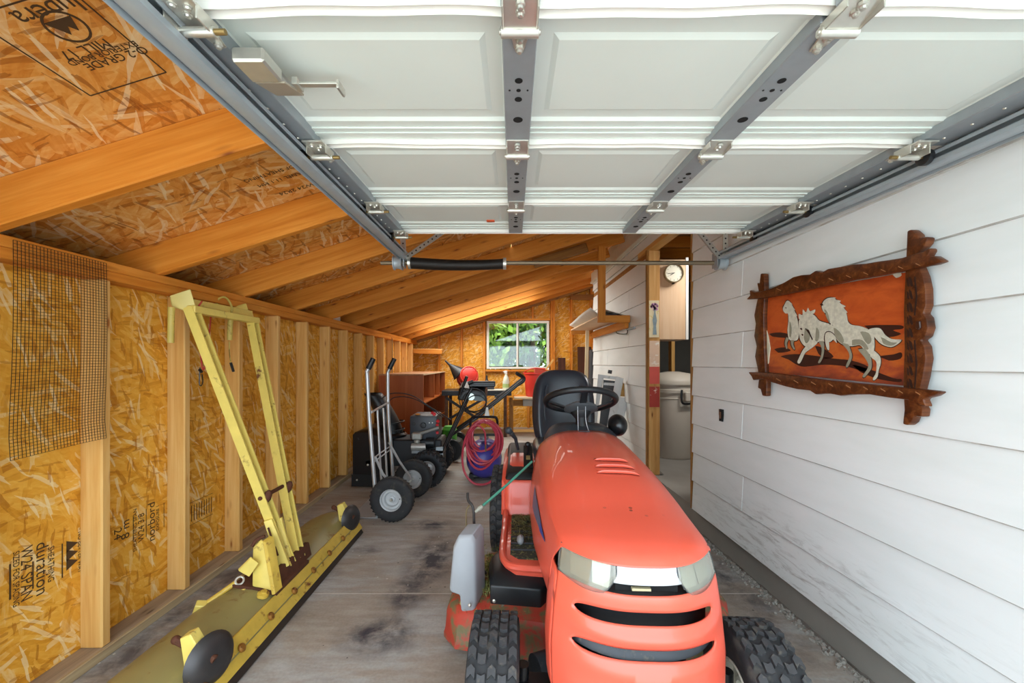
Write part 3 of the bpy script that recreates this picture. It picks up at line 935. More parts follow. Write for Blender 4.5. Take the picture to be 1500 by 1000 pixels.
for i in range(1, 5):
    y = JY[i] if i < 4 else JY[4] - .03
    if i < 4:
        for x in XS:
            m = MB()
            zb = ZF - .026
            m.hull([(x - .031, y - .050, zb), (x + .031, y - .050, zb), (x + .031, y + .010, zb - .012), (x - .031, y + .010, zb - .012)],
                   [(x - .029, y - .050, zb + .004), (x + .029, y - .050, zb + .004), (x + .029, y + .010, zb - .008), (x - .029, y + .010, zb - .008)])
            m.box((x - .030, y - .012, zb - .006), (.003, .06, .018)); m.box((x + .030, y - .012, zb - .006), (.003, .06, .018))
            m.cyl((x - .034, y + .016, zb - .012), (x + .034, y + .016, zb - .012), .0095, n=14)
            m.cyl((x - .037, y + .016, zb - .012), (x + .037, y + .016, zb - .012), .005, n=10)
            m.hull([(x - .020, y + .02, zb), (x + .020, y + .02, zb), (x + .008, y + .075, zb), (x - .008, y + .075, zb)],
                   [(x - .020, y + .02, zb - .004), (x + .020, y + .02, zb - .004), (x + .008, y + .075, zb - .004), (x - .008, y + .075, zb - .004)])
            hg = D(m, 'hinge', ZINC, bevel=.001)
            b = MB()
            for dy in (-.035, -.02, .04, .065):
                zz = zb - (.002 if dy > 0 else .004)
                b.lathe([(1e-5, -.012), (.0045, -.011), (.0055, -.007), (.008, -.006), (.008, 0)], (x, y + dy, zz), (0, 0, 1), 8)
            D(b, 'bolts', ZINC, hg)
    for x, s in ((DX0 + .078, -1), (DX1 - .078, 1)):
        zb = ZF - .026
        m = MB()
        m.box((x, y - .02, zb - .004), (.056, .075, .005))
        m.box((x - .027, y - .008, zb - .013), (.003, .05, .026)); m.box((x + .027, y - .008, zb - .013), (.003, .05, .026))
        m.cyl((x - .032, y + .004, zb - .021), (x + .032, y + .004, zb - .021), .0085, n=12)
        m.hull([(x - .020, y + .01, zb), (x + .020, y + .01, zb), (x + .008, y + .065, zb), (x - .008, y + .065, zb)],
               [(x - .020, y + .01, zb - .004), (x + .020, y + .01, zb - .004), (x + .008, y + .065, zb - .004), (x - .008, y + .065, zb - .004)])
        hg = D(m, 'end_hinge', ZINC, bevel=.001)
        b = MB()
        for dx, dy in ((-.01, -.035), (.012, -.03), (0, -.015), (0, .03), (0, .055)):
            b.lathe([(1e-5, -.010), (.0045, -.009), (.0055, -.006), (.0075, -.005), (.0075, 0)], (x + dx, y + dy, zb - .003), (0, 0, 1), 8)
        D(b, 'bolts', ZINC, hg)
        m = MB().cyl((x - s * .050, y + .004, zb - .021), (x + s * .050, y + .004, zb - .021), .0052, n=10)
        D(m, 'roller_axle', plain('brass_axle', '8f7748', .4, .6), hg)
        m = MB().lathe([(1e-5, -.010), (.012, -.010), (.022, -.007), (.0225, 0), (.022, .007), (.012, .010), (1e-5, .010)], (x + s * .050, y + .004, zb - .021), (1, 0, 0), 20)
        D(m, 'roller', BLACKP, hg)
# slide lock on the left of the second section
y = 0.775
LX0 = -.515
lk = D(MB().bb((LX0 + .004, y - .02, ZF - .054), (LX0 + .066, y + .045, ZF - .026)), 'slide_lock', ZINC, bevel=.004)
m = MB().hull([(LX0 + .01, y + .045, ZF - .0535), (LX0 + .07, y + .045, ZF - .0535), (LX0 + .07, y + .12, ZF - .032), (LX0 + .01, y + .12, ZF - .032)],
              [(LX0 + .01, y + .045, ZF - .0495), (LX0 + .07, y + .045, ZF - .0495), (LX0 + .07, y + .12, ZF - .028), (LX0 + .01, y + .12, ZF - .028)])
D(m, 'lock_plate', plain('tan_plate', 'b3aa98', .5, .3), lk)
m = MB().box((LX0 + .115, y + .085, ZF - .030), (.095, .014, .005)); m.box((LX0 + .162, y + .098, ZF - .030), (.006, .034, .018))
m.box((LX0 + .075, y + .085, ZF - .030), (.012, .03, .016))
D(m, 'lock_handle', ZINC, lk, bevel=.001)
D(MB().bb((-.10, 1.855, ZF - .0014), (-.063, 1.885, ZF + .001)), 'price_sticker', plain('orange_sticker', 'ee6a3c', .6))

# ---- tracks
def track(name, x, s, label):
    """s = +1: the open side faces +x"""
    t = thing(name, label, 'door track', (x, 1.1, 1.74))
    z0, z1 = CZ + .532, CZ + .577
    sec = [(.004, z0 + .016), (.004, z0 + .004), (-.004, z0), (-.030, z0), (-.040, z0 + .008), (-.040, z1 - .008), (-.030, z1), (-.006, z1), (.004, z1 - .006), (.004, z1 - .016),
           (.0018, z1 - .016), (.0018, z1 - .007), (-.007, z1 - .0022), (-.0295, z1 - .0022), (-.0378, z1 - .009), (-.0378, z0 + .009), (-.0295, z0 + .0022), (-.005, z0 + .0022), (.0018, z0 + .005), (.0018, z0 + .016)]
    o = t.location
    m = MB().loops([[V((x + s * a, yy, b + .028 * yy)) - o for a, b in sec] for yy in (-.25, 2.33)])
    m.build('rail', GALVD, t, ang=40)
    m = MB()
    sec2 = [(-.0405, z0 - .004), (-.0405, z1 + .02), (-.043, z1 + .02), (-.043, z0 - .004)]
    m.loops([[V((x + s * a, yy, b + .028 * yy)) - o for a, b in sec2] for yy in (-.25, 2.36)])
    m.build('angle_iron', GALVD, t)
    bolt = None
    for k in range(9):
        yy = 0.2 + .25 * k
        if bolt is None:
            bolt = MB().lathe([(1e-5, .003), (.005, .002), (.006, 0)], (0, 0, 0), (s, 0, 0), 8).build('bolt', ZINC, t)
        else:
            bolt = link('bolt', bolt.data, None, t)
        bolt.location = V((x - s * .0378, yy, z0 + .022 + .028 * yy)) - o
    return t
track('door_track', -0.562, 1, 'galvanised door track beside the strand board roof')
track('door_track', 1.222, -1, 'galvanised door track along the white siding')

# ---- torsion spring shaft at the back of the tracks
YS, ZS = 2.315, CZ + 147 * 2.315 / 585
ts = thing('torsion_shaft', 'black torsion spring on a steel shaft behind the raised door', 'door spring', (0.3, YS, ZS))
o = ts.location
MB().cyl(V((-.72, YS, ZS)) - o, V((1.262, YS, ZS)) - o, .0125, n=14).build('shaft', plain('shaft_steel', '8a7a62', .45, .6), ts)
pts = []
for k in range(33):
    u = k / 32
    x = lerp(-.545, -.012, u)
    pts.append((V((x, YS, ZS - .012 * math.sin(u * PI * .9) - .002 * u)) - o, u))
rs = []
for p, u in pts:
    r = .033 - .004 * min(1, u * 1.2)
    rs.append(r)
sp = MB().tube([p for p, u in pts], rs, 20).build('spring', plain('spring_sleeve', '2a241f', .5, .2, var=.3, vs_=60), ts)
m = MB()
for k in range(120):
    u = (k + .5) / 120
    p = V((lerp(-.545, -.012, u), YS, ZS - .012 * math.sin(u * PI * .9) - .002 * u)) - o
    m.lathe([(.0308 - .004 * min(1, u * 1.2), -.0018), (.0342 - .004 * min(1, u * 1.2), 0), (.0308 - .004 * min(1, u * 1.2), .0018)], p, (1, 0, 0), 18, True)
m.build('coils', plain('spring_coil', '1f1a17', .45, .3), sp)
MB().cyl(V((-.012, YS, ZS - .004)) - o, V((.006, YS, ZS - .004)) - o, .034, n=20).build('winding_cone', ZINC, ts)
MB().cyl(V((-.56, YS, ZS)) - o, V((-.545, YS, ZS)) - o, .035, n=20).build('winding_cone', ZINC, ts)
MB().cyl(V((.0, YS - .03, ZS - .004)) - o, V((.0, YS - .042, ZS - .004)) - o, .006, n=8).build('set_screw', ZINC, ts)
for x, s in ((-.615, -1), (1.245, 1)):
    m = MB().lathe([(1e-5, -.02), (.042, -.02), (.040, -.012), (.034, .0), (.034, .022), (.042, .026), (.042, .030), (1e-5, .030)], V((x, YS, ZS)) - o, (s, 0, 0), 22)
    m.build('cable_drum', GALVD, ts)
    m = MB().box(V((x + .035 * -s, YS - .012, ZS + .012)) - o, (.004, .06, .085))
    m.build('bearing_plate', GALV, ts)
# perforated hanger angles
HANG = ZINC
def hanger(p0, p1, label):
    p0, p1 = V(p0), V(p1)
    t = thing('track_hanger', label, 'bracket', p0)
    d = p1 - p0
    m = MB().beam((0, 0, 0), d, .030, .0025, (0, -1, 0.3)); m.beam(V((0, .015, 0)), d + V((0, .015, 0)), .0025, .03, (0, -1, .3))
    m.build('angle', HANG, t)
    h = MB()
    nrm_ = V((0, -1, .3)); f = frame((0, 0, 0), d, nrm_.cross(d)); zz = f.to_3x3().col[2]
    for k in range(int(d.length / .028)):
        p = d.normalized() * (.016 + .028 * k)
        h.lathe([(1e-5, -.0016), (.0048, -.0016), (.0048, .0016), (1e-5, .0016)], p, zz, 10)
    h.build('slots', HOLE, t)
hanger((-.565, 2.27, 1.765), (-.20, 2.27, 2.02), 'perforated steel hanger slanting up from the left track end')
hanger((-.570, 2.24, 1.765), (-.575, 2.24, 1.89), 'short perforated hanger standing on the left track end')
hanger((1.225, 2.27, 1.765), (1.02, 2.27, 2.02), 'perforated steel hanger slanting up from the right track end')
hanger((1.235, 2.24, 1.765), (1.237, 2.24, 2.10), 'straight perforated hanger standing on the right track end')

# ================================================================== lawn tractor
TR = thing('lawn_tractor', 'coral red ride-on lawn tractor with black seat facing the camera', 'tractor', (0.345, 1.0, 0), -math.radians(2.5))
# own axes: x to the right of the picture, y from nose to seat, z up
def yfront(a):
    return -0.062 + 0.115 * abs(a) ** 2.6
def hw(z):            # half width of the front cowl at a height
    return interp(z, [(0.22, .190), (0.30, .222), (0.42, .226), (0.52, .218), (0.61, .206), (0.68, .194)])
# ---- front cowl with two grille slots
S1, S2, SA = (.546, .576), (.464, .494), .80
def slot(zc, a):
    lo, hi = zc; mid = (lo + hi) / 2
    h = (hi - lo) / 2 * (max(0.0, 1 - (abs(a) / SA) ** 7)) ** .5
    rise = -0.012 * a * a
    return mid - h + rise, mid + h + rise
def cowl_y(a, z):
    b = 0.0
    b += .016 * math.exp(-((z - .515) / .02) ** 2)
    b += .016 * math.exp(-((z - .43) / .018) ** 2)
    b += .010 * math.exp(-((z - .37) / .018) ** 2)
    tuck = .10 * max(0, (.34 - z) / .12) ** 2
    lean = .010 * (z - .45) / .2
    return yfront(a) - b * (1 - a * a) + tuck + lean + .02 * max(0, (z - .60) / .08)
curves = [lambda a: .22, lambda a: .30, lambda a: .36, lambda a: slot(S2, a)[0] - .02, lambda a: slot(S2, a)[0], lambda a: slot(S2, a)[1], lambda a: .519 - .012 * a * a, lambda a: slot(S1, a)[0], lambda a: slot(S1, a)[1], lambda a: .598, lambda a: .612]
subs = [4, 4, 4, 2, 1, 4, 4, 1, 3, 2]
rows = []
for (f0, f1, n) in zip(curves, curves[1:], subs):
    for k in range(n):
        rows.append((f0, f1, k / n))
rows.append((curves[-1], curves[-1], 0))
slot_rows = [i for i, r in enumerate(rows[:-1]) if (r[0] is curves[4]) or (r[0] is curves[7])]
NA = 56
def avals(u):
    t = u * 2 - 1
    return math.copysign(1 - (1 - abs(t)) ** 1.15, t) if abs(t) < 1 else t
def cowl(u, v):
    a = avals(u)
    f0, f1, t = rows[int(round(v * (len(rows) - 1)))]
    z = lerp(f0(a), f1(a), t)
    return V((a * hw(z), cowl_y(a, z), z))
def cskip(i, j):
    a = avals((i + .5) / NA)
    return j in slot_rows and abs(a) < SA
m = MB().grid(cowl, NA, len(rows) - 1, cskip)
# wrap the cowl edges back along the sides
for s in (-1, 1):
    zs = [.22, .27, .32, .38, .44, .5, .56, .612]
    m.grid(lambda u, v: V((s * (hw(lerp(.22, .612, v)) + .010 * math.sin(u * PI * .5)), cowl_y(1, lerp(.22, .612, v)) + .085 * u, lerp(.22, .612, v))), 4, 16)
m.build('front_cowl', RED, TR, merge=.0008, ang=40, solid=.004)
# dark duct behind the slots
m = MB()
m.grid(lambda u, v: V(((u * 2 - 1) * .195, yfront((u * 2 - 1) * .95) + .055, lerp(.42, .615, v))), 16, 6)
m.build('grille_liner', BLACKP, TR)
m = MB()
m.grid(lambda u, v: V(((u * 2 - 1) * .175, yfront((u * 2 - 1) * .84) + .012 + .02 * v, lerp(.455, .487, v))), 16, 3)
m.build('lower_grille_bar', DGREY, TR)
# ---- headlights and bright strip
LENS = NT('headlight_lens'); LENS.base('e4e3d6'); LENS.set(rough=.10, trans=.86, ior=1.3, coat=.5)
REFL = plain('headlight_reflector', 'b4b5ae', .25, .55, var=.25, vs_=30)
def lampy(a, z, off=0.0):
    return cowl_y(a, z) - off
for s in (-1, 1):
    outline = []
    def lens(u, v, off=.004):
        a = lerp(1.0, .37, u)
        zb = .612 + (.020 if u > .9 else 0) * 0
        zt = .676
        zlo = .613 - .010 * math.sin(min(1, u) * PI)
        if u > .80: zlo += (u - .80) / .20 * .030
        z = lerp(zlo, zt, v)
        return V((s * a * hw(z), lampy(a, z, off * math.sin(PI * min(1, max(0, v))) + .001), z))
    m = MB().grid(lens, 18, 8)
    hl = m.build('headlight', LENS.m, TR, solid=.003, ang=50)
    edge = [lens(k / 18, 0) for k in range(19)] + [lens(1, k / 8) for k in range(1, 9)] + [lens(1 - k / 18, 1) for k in range(1, 19)] + [lens(0, 1 - k / 8) for k in range(1, 8)]
    MB().tube([p + V((0, .001, 0)) for p in edge], .0022, 6, True).build('lens_gasket', DGREY, hl)
    m = MB().grid(lambda u, v: lens(u, v, -.014) + V((0, .012, 0)), 12, 5)
    m.build('reflector', REFL, hl)
    for (a0, a1) in ((.86, .66), (.62, .44)):
        q = [V((s * a_ * hw(z_), lampy(a_, z_) + .008, z_)) for a_, z_ in ((a0, .618), (a1, .616), (a1 - .02, .668), (a0 + .02, .669))]
        MB().hull(q, [p + V((0, .004, 0)) for p in q]).build('reflector_facet', plain('lamp_chrome', 'c9cbc8', .2, .6), hl)
m = MB()
def strip(u, v):
    a = lerp(-.40, .40, u); z = lerp(.634, .677, v)
    return V((a * hw(z), lampy(a, z, .002), z))
m.grid(strip, 16, 3)
m.build('silver_strip', plain('silver_white_strip', 'e4e5e6', .3, .2), TR, solid=.003)
m = MB().grid(lambda u, v: V((lerp(-.075, .075, u), yfront(0) + .035, lerp(.610, .636, v))), 8, 2)
m.build('nose_opening', HOLE, TR)
MB().box((-.015, -.035, .620), (.045, .01, .006)).build('engine_label', plain('tan_label', 'b9ae8a', .6), TR)
# ---- hood
zc = [(0, .676), (.015, .694), (.05, .708), (.11, .719), (.22, .735), (.38, .775), (.52, .800), (.70, .815), (.88, .826), (1.0, .828)]
zed = [(0, .673), (.05, .682), (.2, .690), (.5, .715), (1, .752)]
wed = [(0, .195), (.1, .203), (.3, .217), (.55, .222), (1, .216)]
wb_ = [(0, .222), (.25, .236), (.6, .252), (1, .262)]
NT_ = 30
def hood(u, v):
    t = u ** 1.8
    # v: 0 left bottom .. 1 right bottom
    q = v * 2 - 1
    s = 1 if q >= 0 else -1
    q = abs(q)
    ze, we, wbo, zm = interp(t, zed), interp(t, wed), interp(t, wb_), interp(t, zc)
    if q < .66:
        a = q / .66
        x = we * a
        z = lerp(ze, zm, 1 - a ** 3.2) if t > .02 else lerp(ze, zm, 1 - a ** 2)
        y0 = yfront(a) - .004 + .02
    else:
        b = (q - .66) / .34
        a = 1
        zbot = lerp(.50, .40, min(1, t * 1.5))
        z = lerp(ze, zbot, b)
        x = lerp(we, wbo, math.sin(b * PI * .5) ** .8) + .004 * math.sin(b * PI)
        y0 = yfront(1) - .004 + .02 + .055 * min(1, b * 3)
    y = lerp(y0, 1.0, t)
    return V((s * x, y, z))
m = MB().grid(hood, NT_, 60)
hd = m.build('hood', HOODRED, TR, ang=30, solid=.004)
# louvres pressed into the hood
for k, (yy, w_) in enumerate(((.50, .062), (.445, .070), (.395, .074))):
    def lou(u, v):
        x = lerp(-w_, w_, u) + .03
        a = abs(x) / .22
        t = (yy - (yfront(a) + .016)) / (1.0 - yfront(a) - .016)
        z = lerp(interp(t, zed), interp(t, zc), 1 - a ** 3.2)
        e = 1 - (abs(u * 2 - 1)) ** 6
        prof = [(0.014, 0), (.006, .007), (-.004, .009), (-.006, .0005)]
        dy, dz = prof[int(round(v * 3))]
        return V((x, yy + dy - .006 * (1 - (u * 2 - 1) ** 2), z + .0022 + dz * e))
    MB().grid(lou, 16, 3).build('louvre', RED, hd, ang=40, solid=.002)
    MB().grid(lambda u, v: lou(u, 1) + V((0, -.0015 - .004 * v, -.0004)), 16, 1).build('louvre_slot', HOLE, hd)
# hood badge and side decals
MB().box((.0, .955, .833), (.055, .012, .0025)).build('hood_badge', DGREY, hd)
DEC = plain('blue_grey_decal', '5a6684', .4, var=.2, vs_=12)
def decal(u, v):
    b = lerp(.34, .62, v) * (1 - .35 * u)
    t = lerp(.72, .14, u)
    uu = t ** (1 / 1.8)
    q = .66 + .34 * (b + .12 * (u - .2))
    p = hood(uu, .5 - q / 2)
    return p + V((-.0045, 0, .001))
MB().grid(lambda u, v: decal(u, .5 + (v - .5) * (1 - u ** 3)), 18, 3).build('side_decal', DEC, hd)
MB().grid(lambda u, v: decal(.72 + .28 * u, .5 + (v - .5) * (1 - (.72 + .28 * u) ** 3)) + V((-.0012, 0, 0)), 8, 3).build('side_decal', plain('blue_decal_tip', '3448a0', .4), hd)
# engine mass and chassis
m = MB().bb((-.15, .10, .28), (.15, .85, .58)); m.bb((-.10, .2, .5), (.10, .7, .66))
m.build('engine_block', plain('engine_black', '18191a', .7, var=.3), TR, bevel=.01)
m = MB().bb((-.13, .0, .20), (-.10, 1.9, .30)); m.bb((.10, .0, .20), (.13, 1.9, .30)); m.bb((-.13, .0, .2), (.13, .03, .3))
m.build('chassis', BLACKM, TR)
# ---- dash
m = MB()
rings = []
for (y_, w_, zt, zb) in ((1.0, .205, .818, .42), (1.06, .21, .842, .42), (1.14, .20, .850, .42), (1.20, .17, .835, .42)):
    r_ = []
    for k in range(24):
        a = PI * k / 23
        c_, s_ = math.cos(a), math.sin(a)
        r_.append((w_ * math.copysign(abs(c_) ** .45, c_), y_, zb + (zt - zb) * abs(s_) ** .35))
    rings.append(r_)
m.loops([[V(p) for p in r] for r in rings])
m.build('dash', DGREY, TR, ang=40)
m = MB().sph((.195, 1.10, .842), .052, (.95, 1.35, 1.1), 20, 12)
m.build('fuel_cap_dome', BLACKM, TR)
# ---- steering
SC_ = V((.008, 1.14, .965)); tilt = math.radians(23)
ax = V((0, math.sin(tilt), math.cos(tilt)))       # column leans to the driver
MB().tube([(0, 1.08, .78), SC_ - ax * .012], [.026, .022], 14).build('steering_column', BLACKP, TR)
m = MB().lathe([(.062, -.045), (.052, -.07), (.03, -.10), (.028, -.16)], SC_, ax, 18); m.build('column_boot', BLACKP, TR)
u_ = V((1, 0, 0)); w_ = ax.cross(u_)
ring = [SC_ + (u_ * math.cos(2 * PI * k / 40) + w_ * math.sin(2 * PI * k / 40)) * .183 for k in range(40)]
sw = MB().tube(ring, .0165, 12, True).build('steering_wheel', BLACKP, TR)
m = MB().lathe([(1e-5, .016), (.05, .012), (.085, -.004), (.09, -.02), (.06, -.035), (1e-5, -.04)], SC_ - ax * .03, ax, 24)
m.build('wheel_hub', plain('hub_grey', '4d5054', .5), sw)
for a in (0.05, PI - .05, -PI / 2):
    d_ = u_ * math.cos(a) + w_ * math.sin(a)
    MB().beam(SC_ - ax * .045 + d_ * .06, SC_ + d_ * .180, .034, .010, ax).build('wheel_spoke', BLACKP, sw, bevel=.003)
for k, (dx, dz) in enumerate(((-.028, -.01), (.012, .0))):
    MB().tube(catmull([SC_ + V((dx, -.10, -.02)), SC_ + V((dx - .004, -.14, -.09)), SC_ + V((dx + .02 * k, -.13, -.17))], 5), .0014, 6).build('loose_wire', plain('white_wire', 'd4d6da', .5), TR)
# ---- seat
SEAT = plain('black_vinyl', '2b2f38', .32, var=.12, vs_=6, spec=.6)
SY = 1.62
m = MB()
rings = []
for (z, w_, yo, d_, bol) in ((.63, .20, .0, .13, .02), (.69, .225, .02, .14, .035), (.77, .24, .04, .125, .045), (.86, .243, .055, .115, .045), (.95, .238, .07, .105, .042), (1.03, .222, .085, .095, .032), (1.085, .19, .10, .085, .015), (1.115, .13, .112, .06, .004), (1.122, .06, .12, .035, 0)):
    r_ = []
    for k in range(36):
        a = 2 * PI * k / 36
        c_, s_ = math.cos(a), math.sin(a)
        x = w_ * .86 * math.copysign(abs(c_) ** .55, c_) - .03
        y_ = SY + yo + d_ * .5 * math.copysign(abs(s_) ** .7, s_)
        if s_ < 0:     # front: bolsters forward, hollow between
            f_ = abs(x + .03) / (w_ * .86)
            y_ -= bol * (math.exp(-((f_ - .80) / .16) ** 2)) - bol * .55 * math.exp(-(f_ / .45) ** 4)
        r_.append(V((x, y_, z)))
    rings.append(r_)
st = MB().loops(rings).build('seat_backrest', SEAT, TR, ang=80, sub=1)
m = MB()
rings = []
for (z, w_, y0, y1) in ((.52, .17, 1.22, 1.66), (.56, .215, 1.17, 1.68), (.61, .235, 1.15, 1.68), (.655, .235, 1.155, 1.68), (.685, .205, 1.19, 1.66), (.69, .12, 1.26, 1.6)):
    r_ = []
    for k in range(36):
        a = 2 * PI * k / 36
        c_, s_ = math.cos(a), math.sin(a)
        x = w_ * .9 * math.copysign(abs(c_) ** .5, c_) - .03
        y_ = (y0 + y1) / 2 + (y1 - y0) / 2 * math.copysign(abs(s_) ** .5, s_)
        r_.append(V((x, y_, z + (.02 * (abs(x) / .235) ** 4 if z > .6 else 0))))
    rings.append(r_)
MB().loops(rings).build('seat_cushion', SEAT, TR, ang=80, sub=1)
for s in (-1, 1):
    pts = [V((s * .118 - .03, 1.598, .74)), V((s * .127 - .03, 1.606, .85)), V((s * .123 - .03, 1.622, .95)), V((s * .105 - .03, 1.645, 1.02))]
    MB().tube(catmull(pts, 5), .006, 8).build('seat_piping', plain('vinyl_seam', '3b4048', .3), st)
MB().bb((-.14, 1.35, .40), (.14, 1.62, .53)).build('seat_pedestal', BLACKP, TR, bevel=.01)
# ---- rear body: fenders, foot boards
def fender(s):
    m = MB()
    prof = [(1.17, .33), (1.19, .37), (1.20, .44), (1.215, .50), (1.25, .545), (1.32, .575), (1.45, .60), (1.65, .612), (1.85, .59), (1.98, .52), (2.02, .42)]
    def f(u, v):
        k = u * (len(prof) - 1); i = min(int(k), len(prof) - 2); t = k - i
        y, z = lerp(prof[i][0], prof[i + 1][0], t), lerp(prof[i][1], prof[i + 1][1], t)
        x = lerp(.15, .405, v)
        drop = 0.045 * max(0, (v - .82) / .18) ** 2
        back = .02 * max(0, (v - .82) / .18) ** 2
        return V((s * x, y + (back if z < .52 else 0), z - (drop if z > .5 else 0)))
    m.grid(f, 40, 16)
    fd = m.build('fender', RED, TR, ang=40, solid=.006)
    # raised rim along the outer edge
    pts = [f(k / 30, 1.0) + V((s * .002, 0, 0)) for k in range(31)]
    MB().tube(pts, .012, 10).build('fender_rim', RED, fd)
    return fd
fl_, fr_ = fender(-1), fender(1)
MAT_G = plain('grassy_mat', '3a3a30', .9, var=.3, vs_=40, dirt='7d7a4a', dirt_amt=.45, dirt_scale=60, bump=.6)
for s in (-1, 1):
    out = [(s * .16, .60), (s * .33, .62), (s * .375, .66), (s * .39, .76), (s * .39, 1.19), (s * .16, 1.19)]
    fb = MB().prism(out if s > 0 else out[::-1], .035, Matrix.Translation((0, 0, .295))).build('foot_board', RED, TR, bevel=.010, seg=2)
    tr = [(s * .17, .68), (s * .32, .69), (s * .355, .73), (s * .36, 1.17), (s * .17, 1.17)]
    MB().prism(tr if s > 0 else tr[::-1], .006, Matrix.Translation((0, 0, .329))).build('tread_mat', MAT_G, fb)
    for k in range(6):
        MB().bb((min(s * .20, s * .355), .76 + .065 * k, .335), (max(s * .20, s * .355), .766 + .065 * k, .340)).build('tread_rib', DGREY, fb)
    rim = [V((s * .165, .605, .33)), V((s * .325, .622, .33)), V((s * .373, .665, .33)), V((s * .39, .76, .332)), V((s * .391, 1.0, .335)), V((s * .395, 1.18, .35))]
    MB().tube(catmull(rim, 5), .016, 10).build('board_rim', RED, fb)
gr = MB()
rg = random.Random(9)
for k in range(900):
    x, y_ = -rg.uniform(.17, .36), 1.16 - abs(rg.gauss(0, .13))
    R = Euler((rg.random() * .6, rg.random() * .6, rg.random() * 6)).to_matrix()
    p = V((x, max(.7, y_), .340 + rg.random() * .006)); L = rg.uniform(.008, .02)
    gr.add([p + R @ V(q) for q in ((-L, 0, 0), (0, -.0012, .001), (L, 0, 0), (0, .0012, .001))], [(0, 1, 2, 3)])
CLIP = leafmat('dry_clippings', '5a5a34', 'a39b6a')
g = gr.build('grass_clippings', CLIP, TR); g['kind'] = 'stuff'
# pedals
MB().box((-.22, .98, .385), (.075, .05, .012), (.5, 0, 0)).tube([(-.22, .97, .38), (-.215, .80, .36), (-.19, .66, .33)], .008, 8).build('brake_pedal', DGREY, TR)
MB().tube(catmull([(-.205, 1.02, .395), (-.21, .86, .375), (-.20, .70, .31), (-.195, .66, .22)], 5), .010, 8).build('pedal_arm', BLACKM, TR)
MB().sph((-.31, .83, .352), .02, (.9, 1.6, 1)).build('pedal_peg', GREYP, TR)
# console with levers on the left fender
con = MB().hull([(-.40, 1.20, .515), (-.20, 1.20, .515), (-.20, 1.68, .60), (-.40, 1.68, .60)], [(-.385, 1.225, .555), (-.21, 1.225, .555), (-.21, 1.66, .638), (-.385, 1.66, .638)]).build('lever_console', BLACKP, TR, bevel=.008)
MB().hull([(-.295, 1.28, .567), (-.24, 1.28, .567), (-.24, 1.58, .627), (-.295, 1.58, .627)], [(-.295, 1.28, .5715), (-.24, 1.28, .5715), (-.24, 1.58, .6315), (-.295, 1.58, .6315)]).build('lever_gate', HOLE, con)
for k in range(5):
    MB().box((-.228, 1.30 + .055 * k, .5745 + .011 * k), (.012, .020, .002), (.2, 0, 0)).build('gate_mark', WHITE, con)
MB().box((-.268, 1.40, .597), (.024, .05, .004), (.2, 0, 0)).build('gate_label', plain('tan_label2', 'a8905a', .6), con)
MB().tube([(-.33, 1.52, .62), (-.345, 1.46, .70), (-.375, 1.40, .75)], [.010, .011, .016], 10).sph((-.385, 1.385, .762), .022).build('lift_lever', DGREY, TR)
MB().tube([(-.27, 1.45, .60), (-.27, 1.42, .66)], .008, 8).sph((-.27, 1.415, .672), .018).build('speed_lever', BLACKP, TR)
# ---- wheels
TREAD = plain('worn_tread', '3b3b3d', .7, var=.3, vs_=60, dirt='56524b', dirt_amt=.35, dirt_scale=40)
def tyre(cx, cy, R, w, rim, lug, name, rimmat):
    prof = [(rim, -w * .36), (rim + .012, -w * .44), (R * .80, -w * .5), (R * .93, -w * .48), (R * .972, -w * .40), (R * .985, -w * .2), (R * .988, 0), (R * .985, w * .2), (R * .972, w * .40), (R * .93, w * .48), (R * .80, w * .5), (rim + .012, w * .44), (rim, w * .36)]
    t = MB().lathe(prof, (cx, cy, R), (1, 0, 0), 44, True).build(name, RUB, TR, ang=50)
    m = MB()
    cols, nr = lug
    for c in range(cols):
        xo = (c - (cols - 1) / 2) / cols * w * .94
        for k in range(nr):
            a = 2 * PI * (k + (.5 if c % 2 else 0)) / nr
            Rm = Matrix.Rotation(a, 3, 'X')
            e = abs(xo) / (w / 2)
            rr_ = R * (.988 - .018 * e ** 3)
            hl_ = PI * R / nr * .62
            wd = w * .94 / cols * .40
            sk = hl_ * .45 * (1 if c % 2 else -1)
            lo = [V((xo - wd, -hl_ + sk, rr_ - .004)), V((xo, -hl_ * .75 - sk * .2, rr_ - .004)), V((xo + wd, -hl_ + sk, rr_ - .004)), V((xo + wd, hl_ * .8 + sk, rr_ - .004)), V((xo, hl_ - sk * .2, rr_ - .004)), V((xo - wd, hl_ * .8 + sk, rr_ - .004))]
            hi = [V((p.x * .985 + xo * .015, p.y * .9, rr_ + .009)) for p in lo]
            o_ = V((cx, cy, R))
            m.loops([[o_ + Rm @ p for p in lo], [o_ + Rm @ p for p in hi]], True, False, True)
    m.build('tread', TREAD, t, ang=25)
    for s in (-1, 1):
        MB().lathe([(1e-5, w * .16), (.03, w * .18), (.035, w * .28), (rim * .5, w * .26), (rim * .62, w * .16), (rim * .9, w * .2), (rim * .97, w * .36), (rim + .008, w * .43), (rim + .004, w * .45), (rim * .92, w * .40)], (cx, cy, R), (s, 0, 0), 30).build('rim', rimmat, t)
    return t
RIMW = plain('cream_rim', 'cfc9b8', .45, var=.15, dirt='7a6f58', dirt_amt=.3)
tyre(-.385, .19, .190, .150, .085, (5, 26), 'front_tyre', RIMW)
tyre(.385, .19, .190, .150, .085, (5, 26), 'front_tyre', RIMW)
tyre(-.395, 1.52, .255, .200, .11, (5, 30), 'rear_tyre', RIMW)
tyre(.395, 1.52, .255, .200, .11, (5, 30), 'rear_tyre', RIMW)
m = MB().beam((-.31, .19, .20), (.31, .19, .20), .045, .04); m.cyl((-.30, .19, .14), (-.30, .19, .26), .018); m.cyl((.30, .19, .14), (.30, .19, .26), .018)
m.build('front_axle', BLACKM, TR)
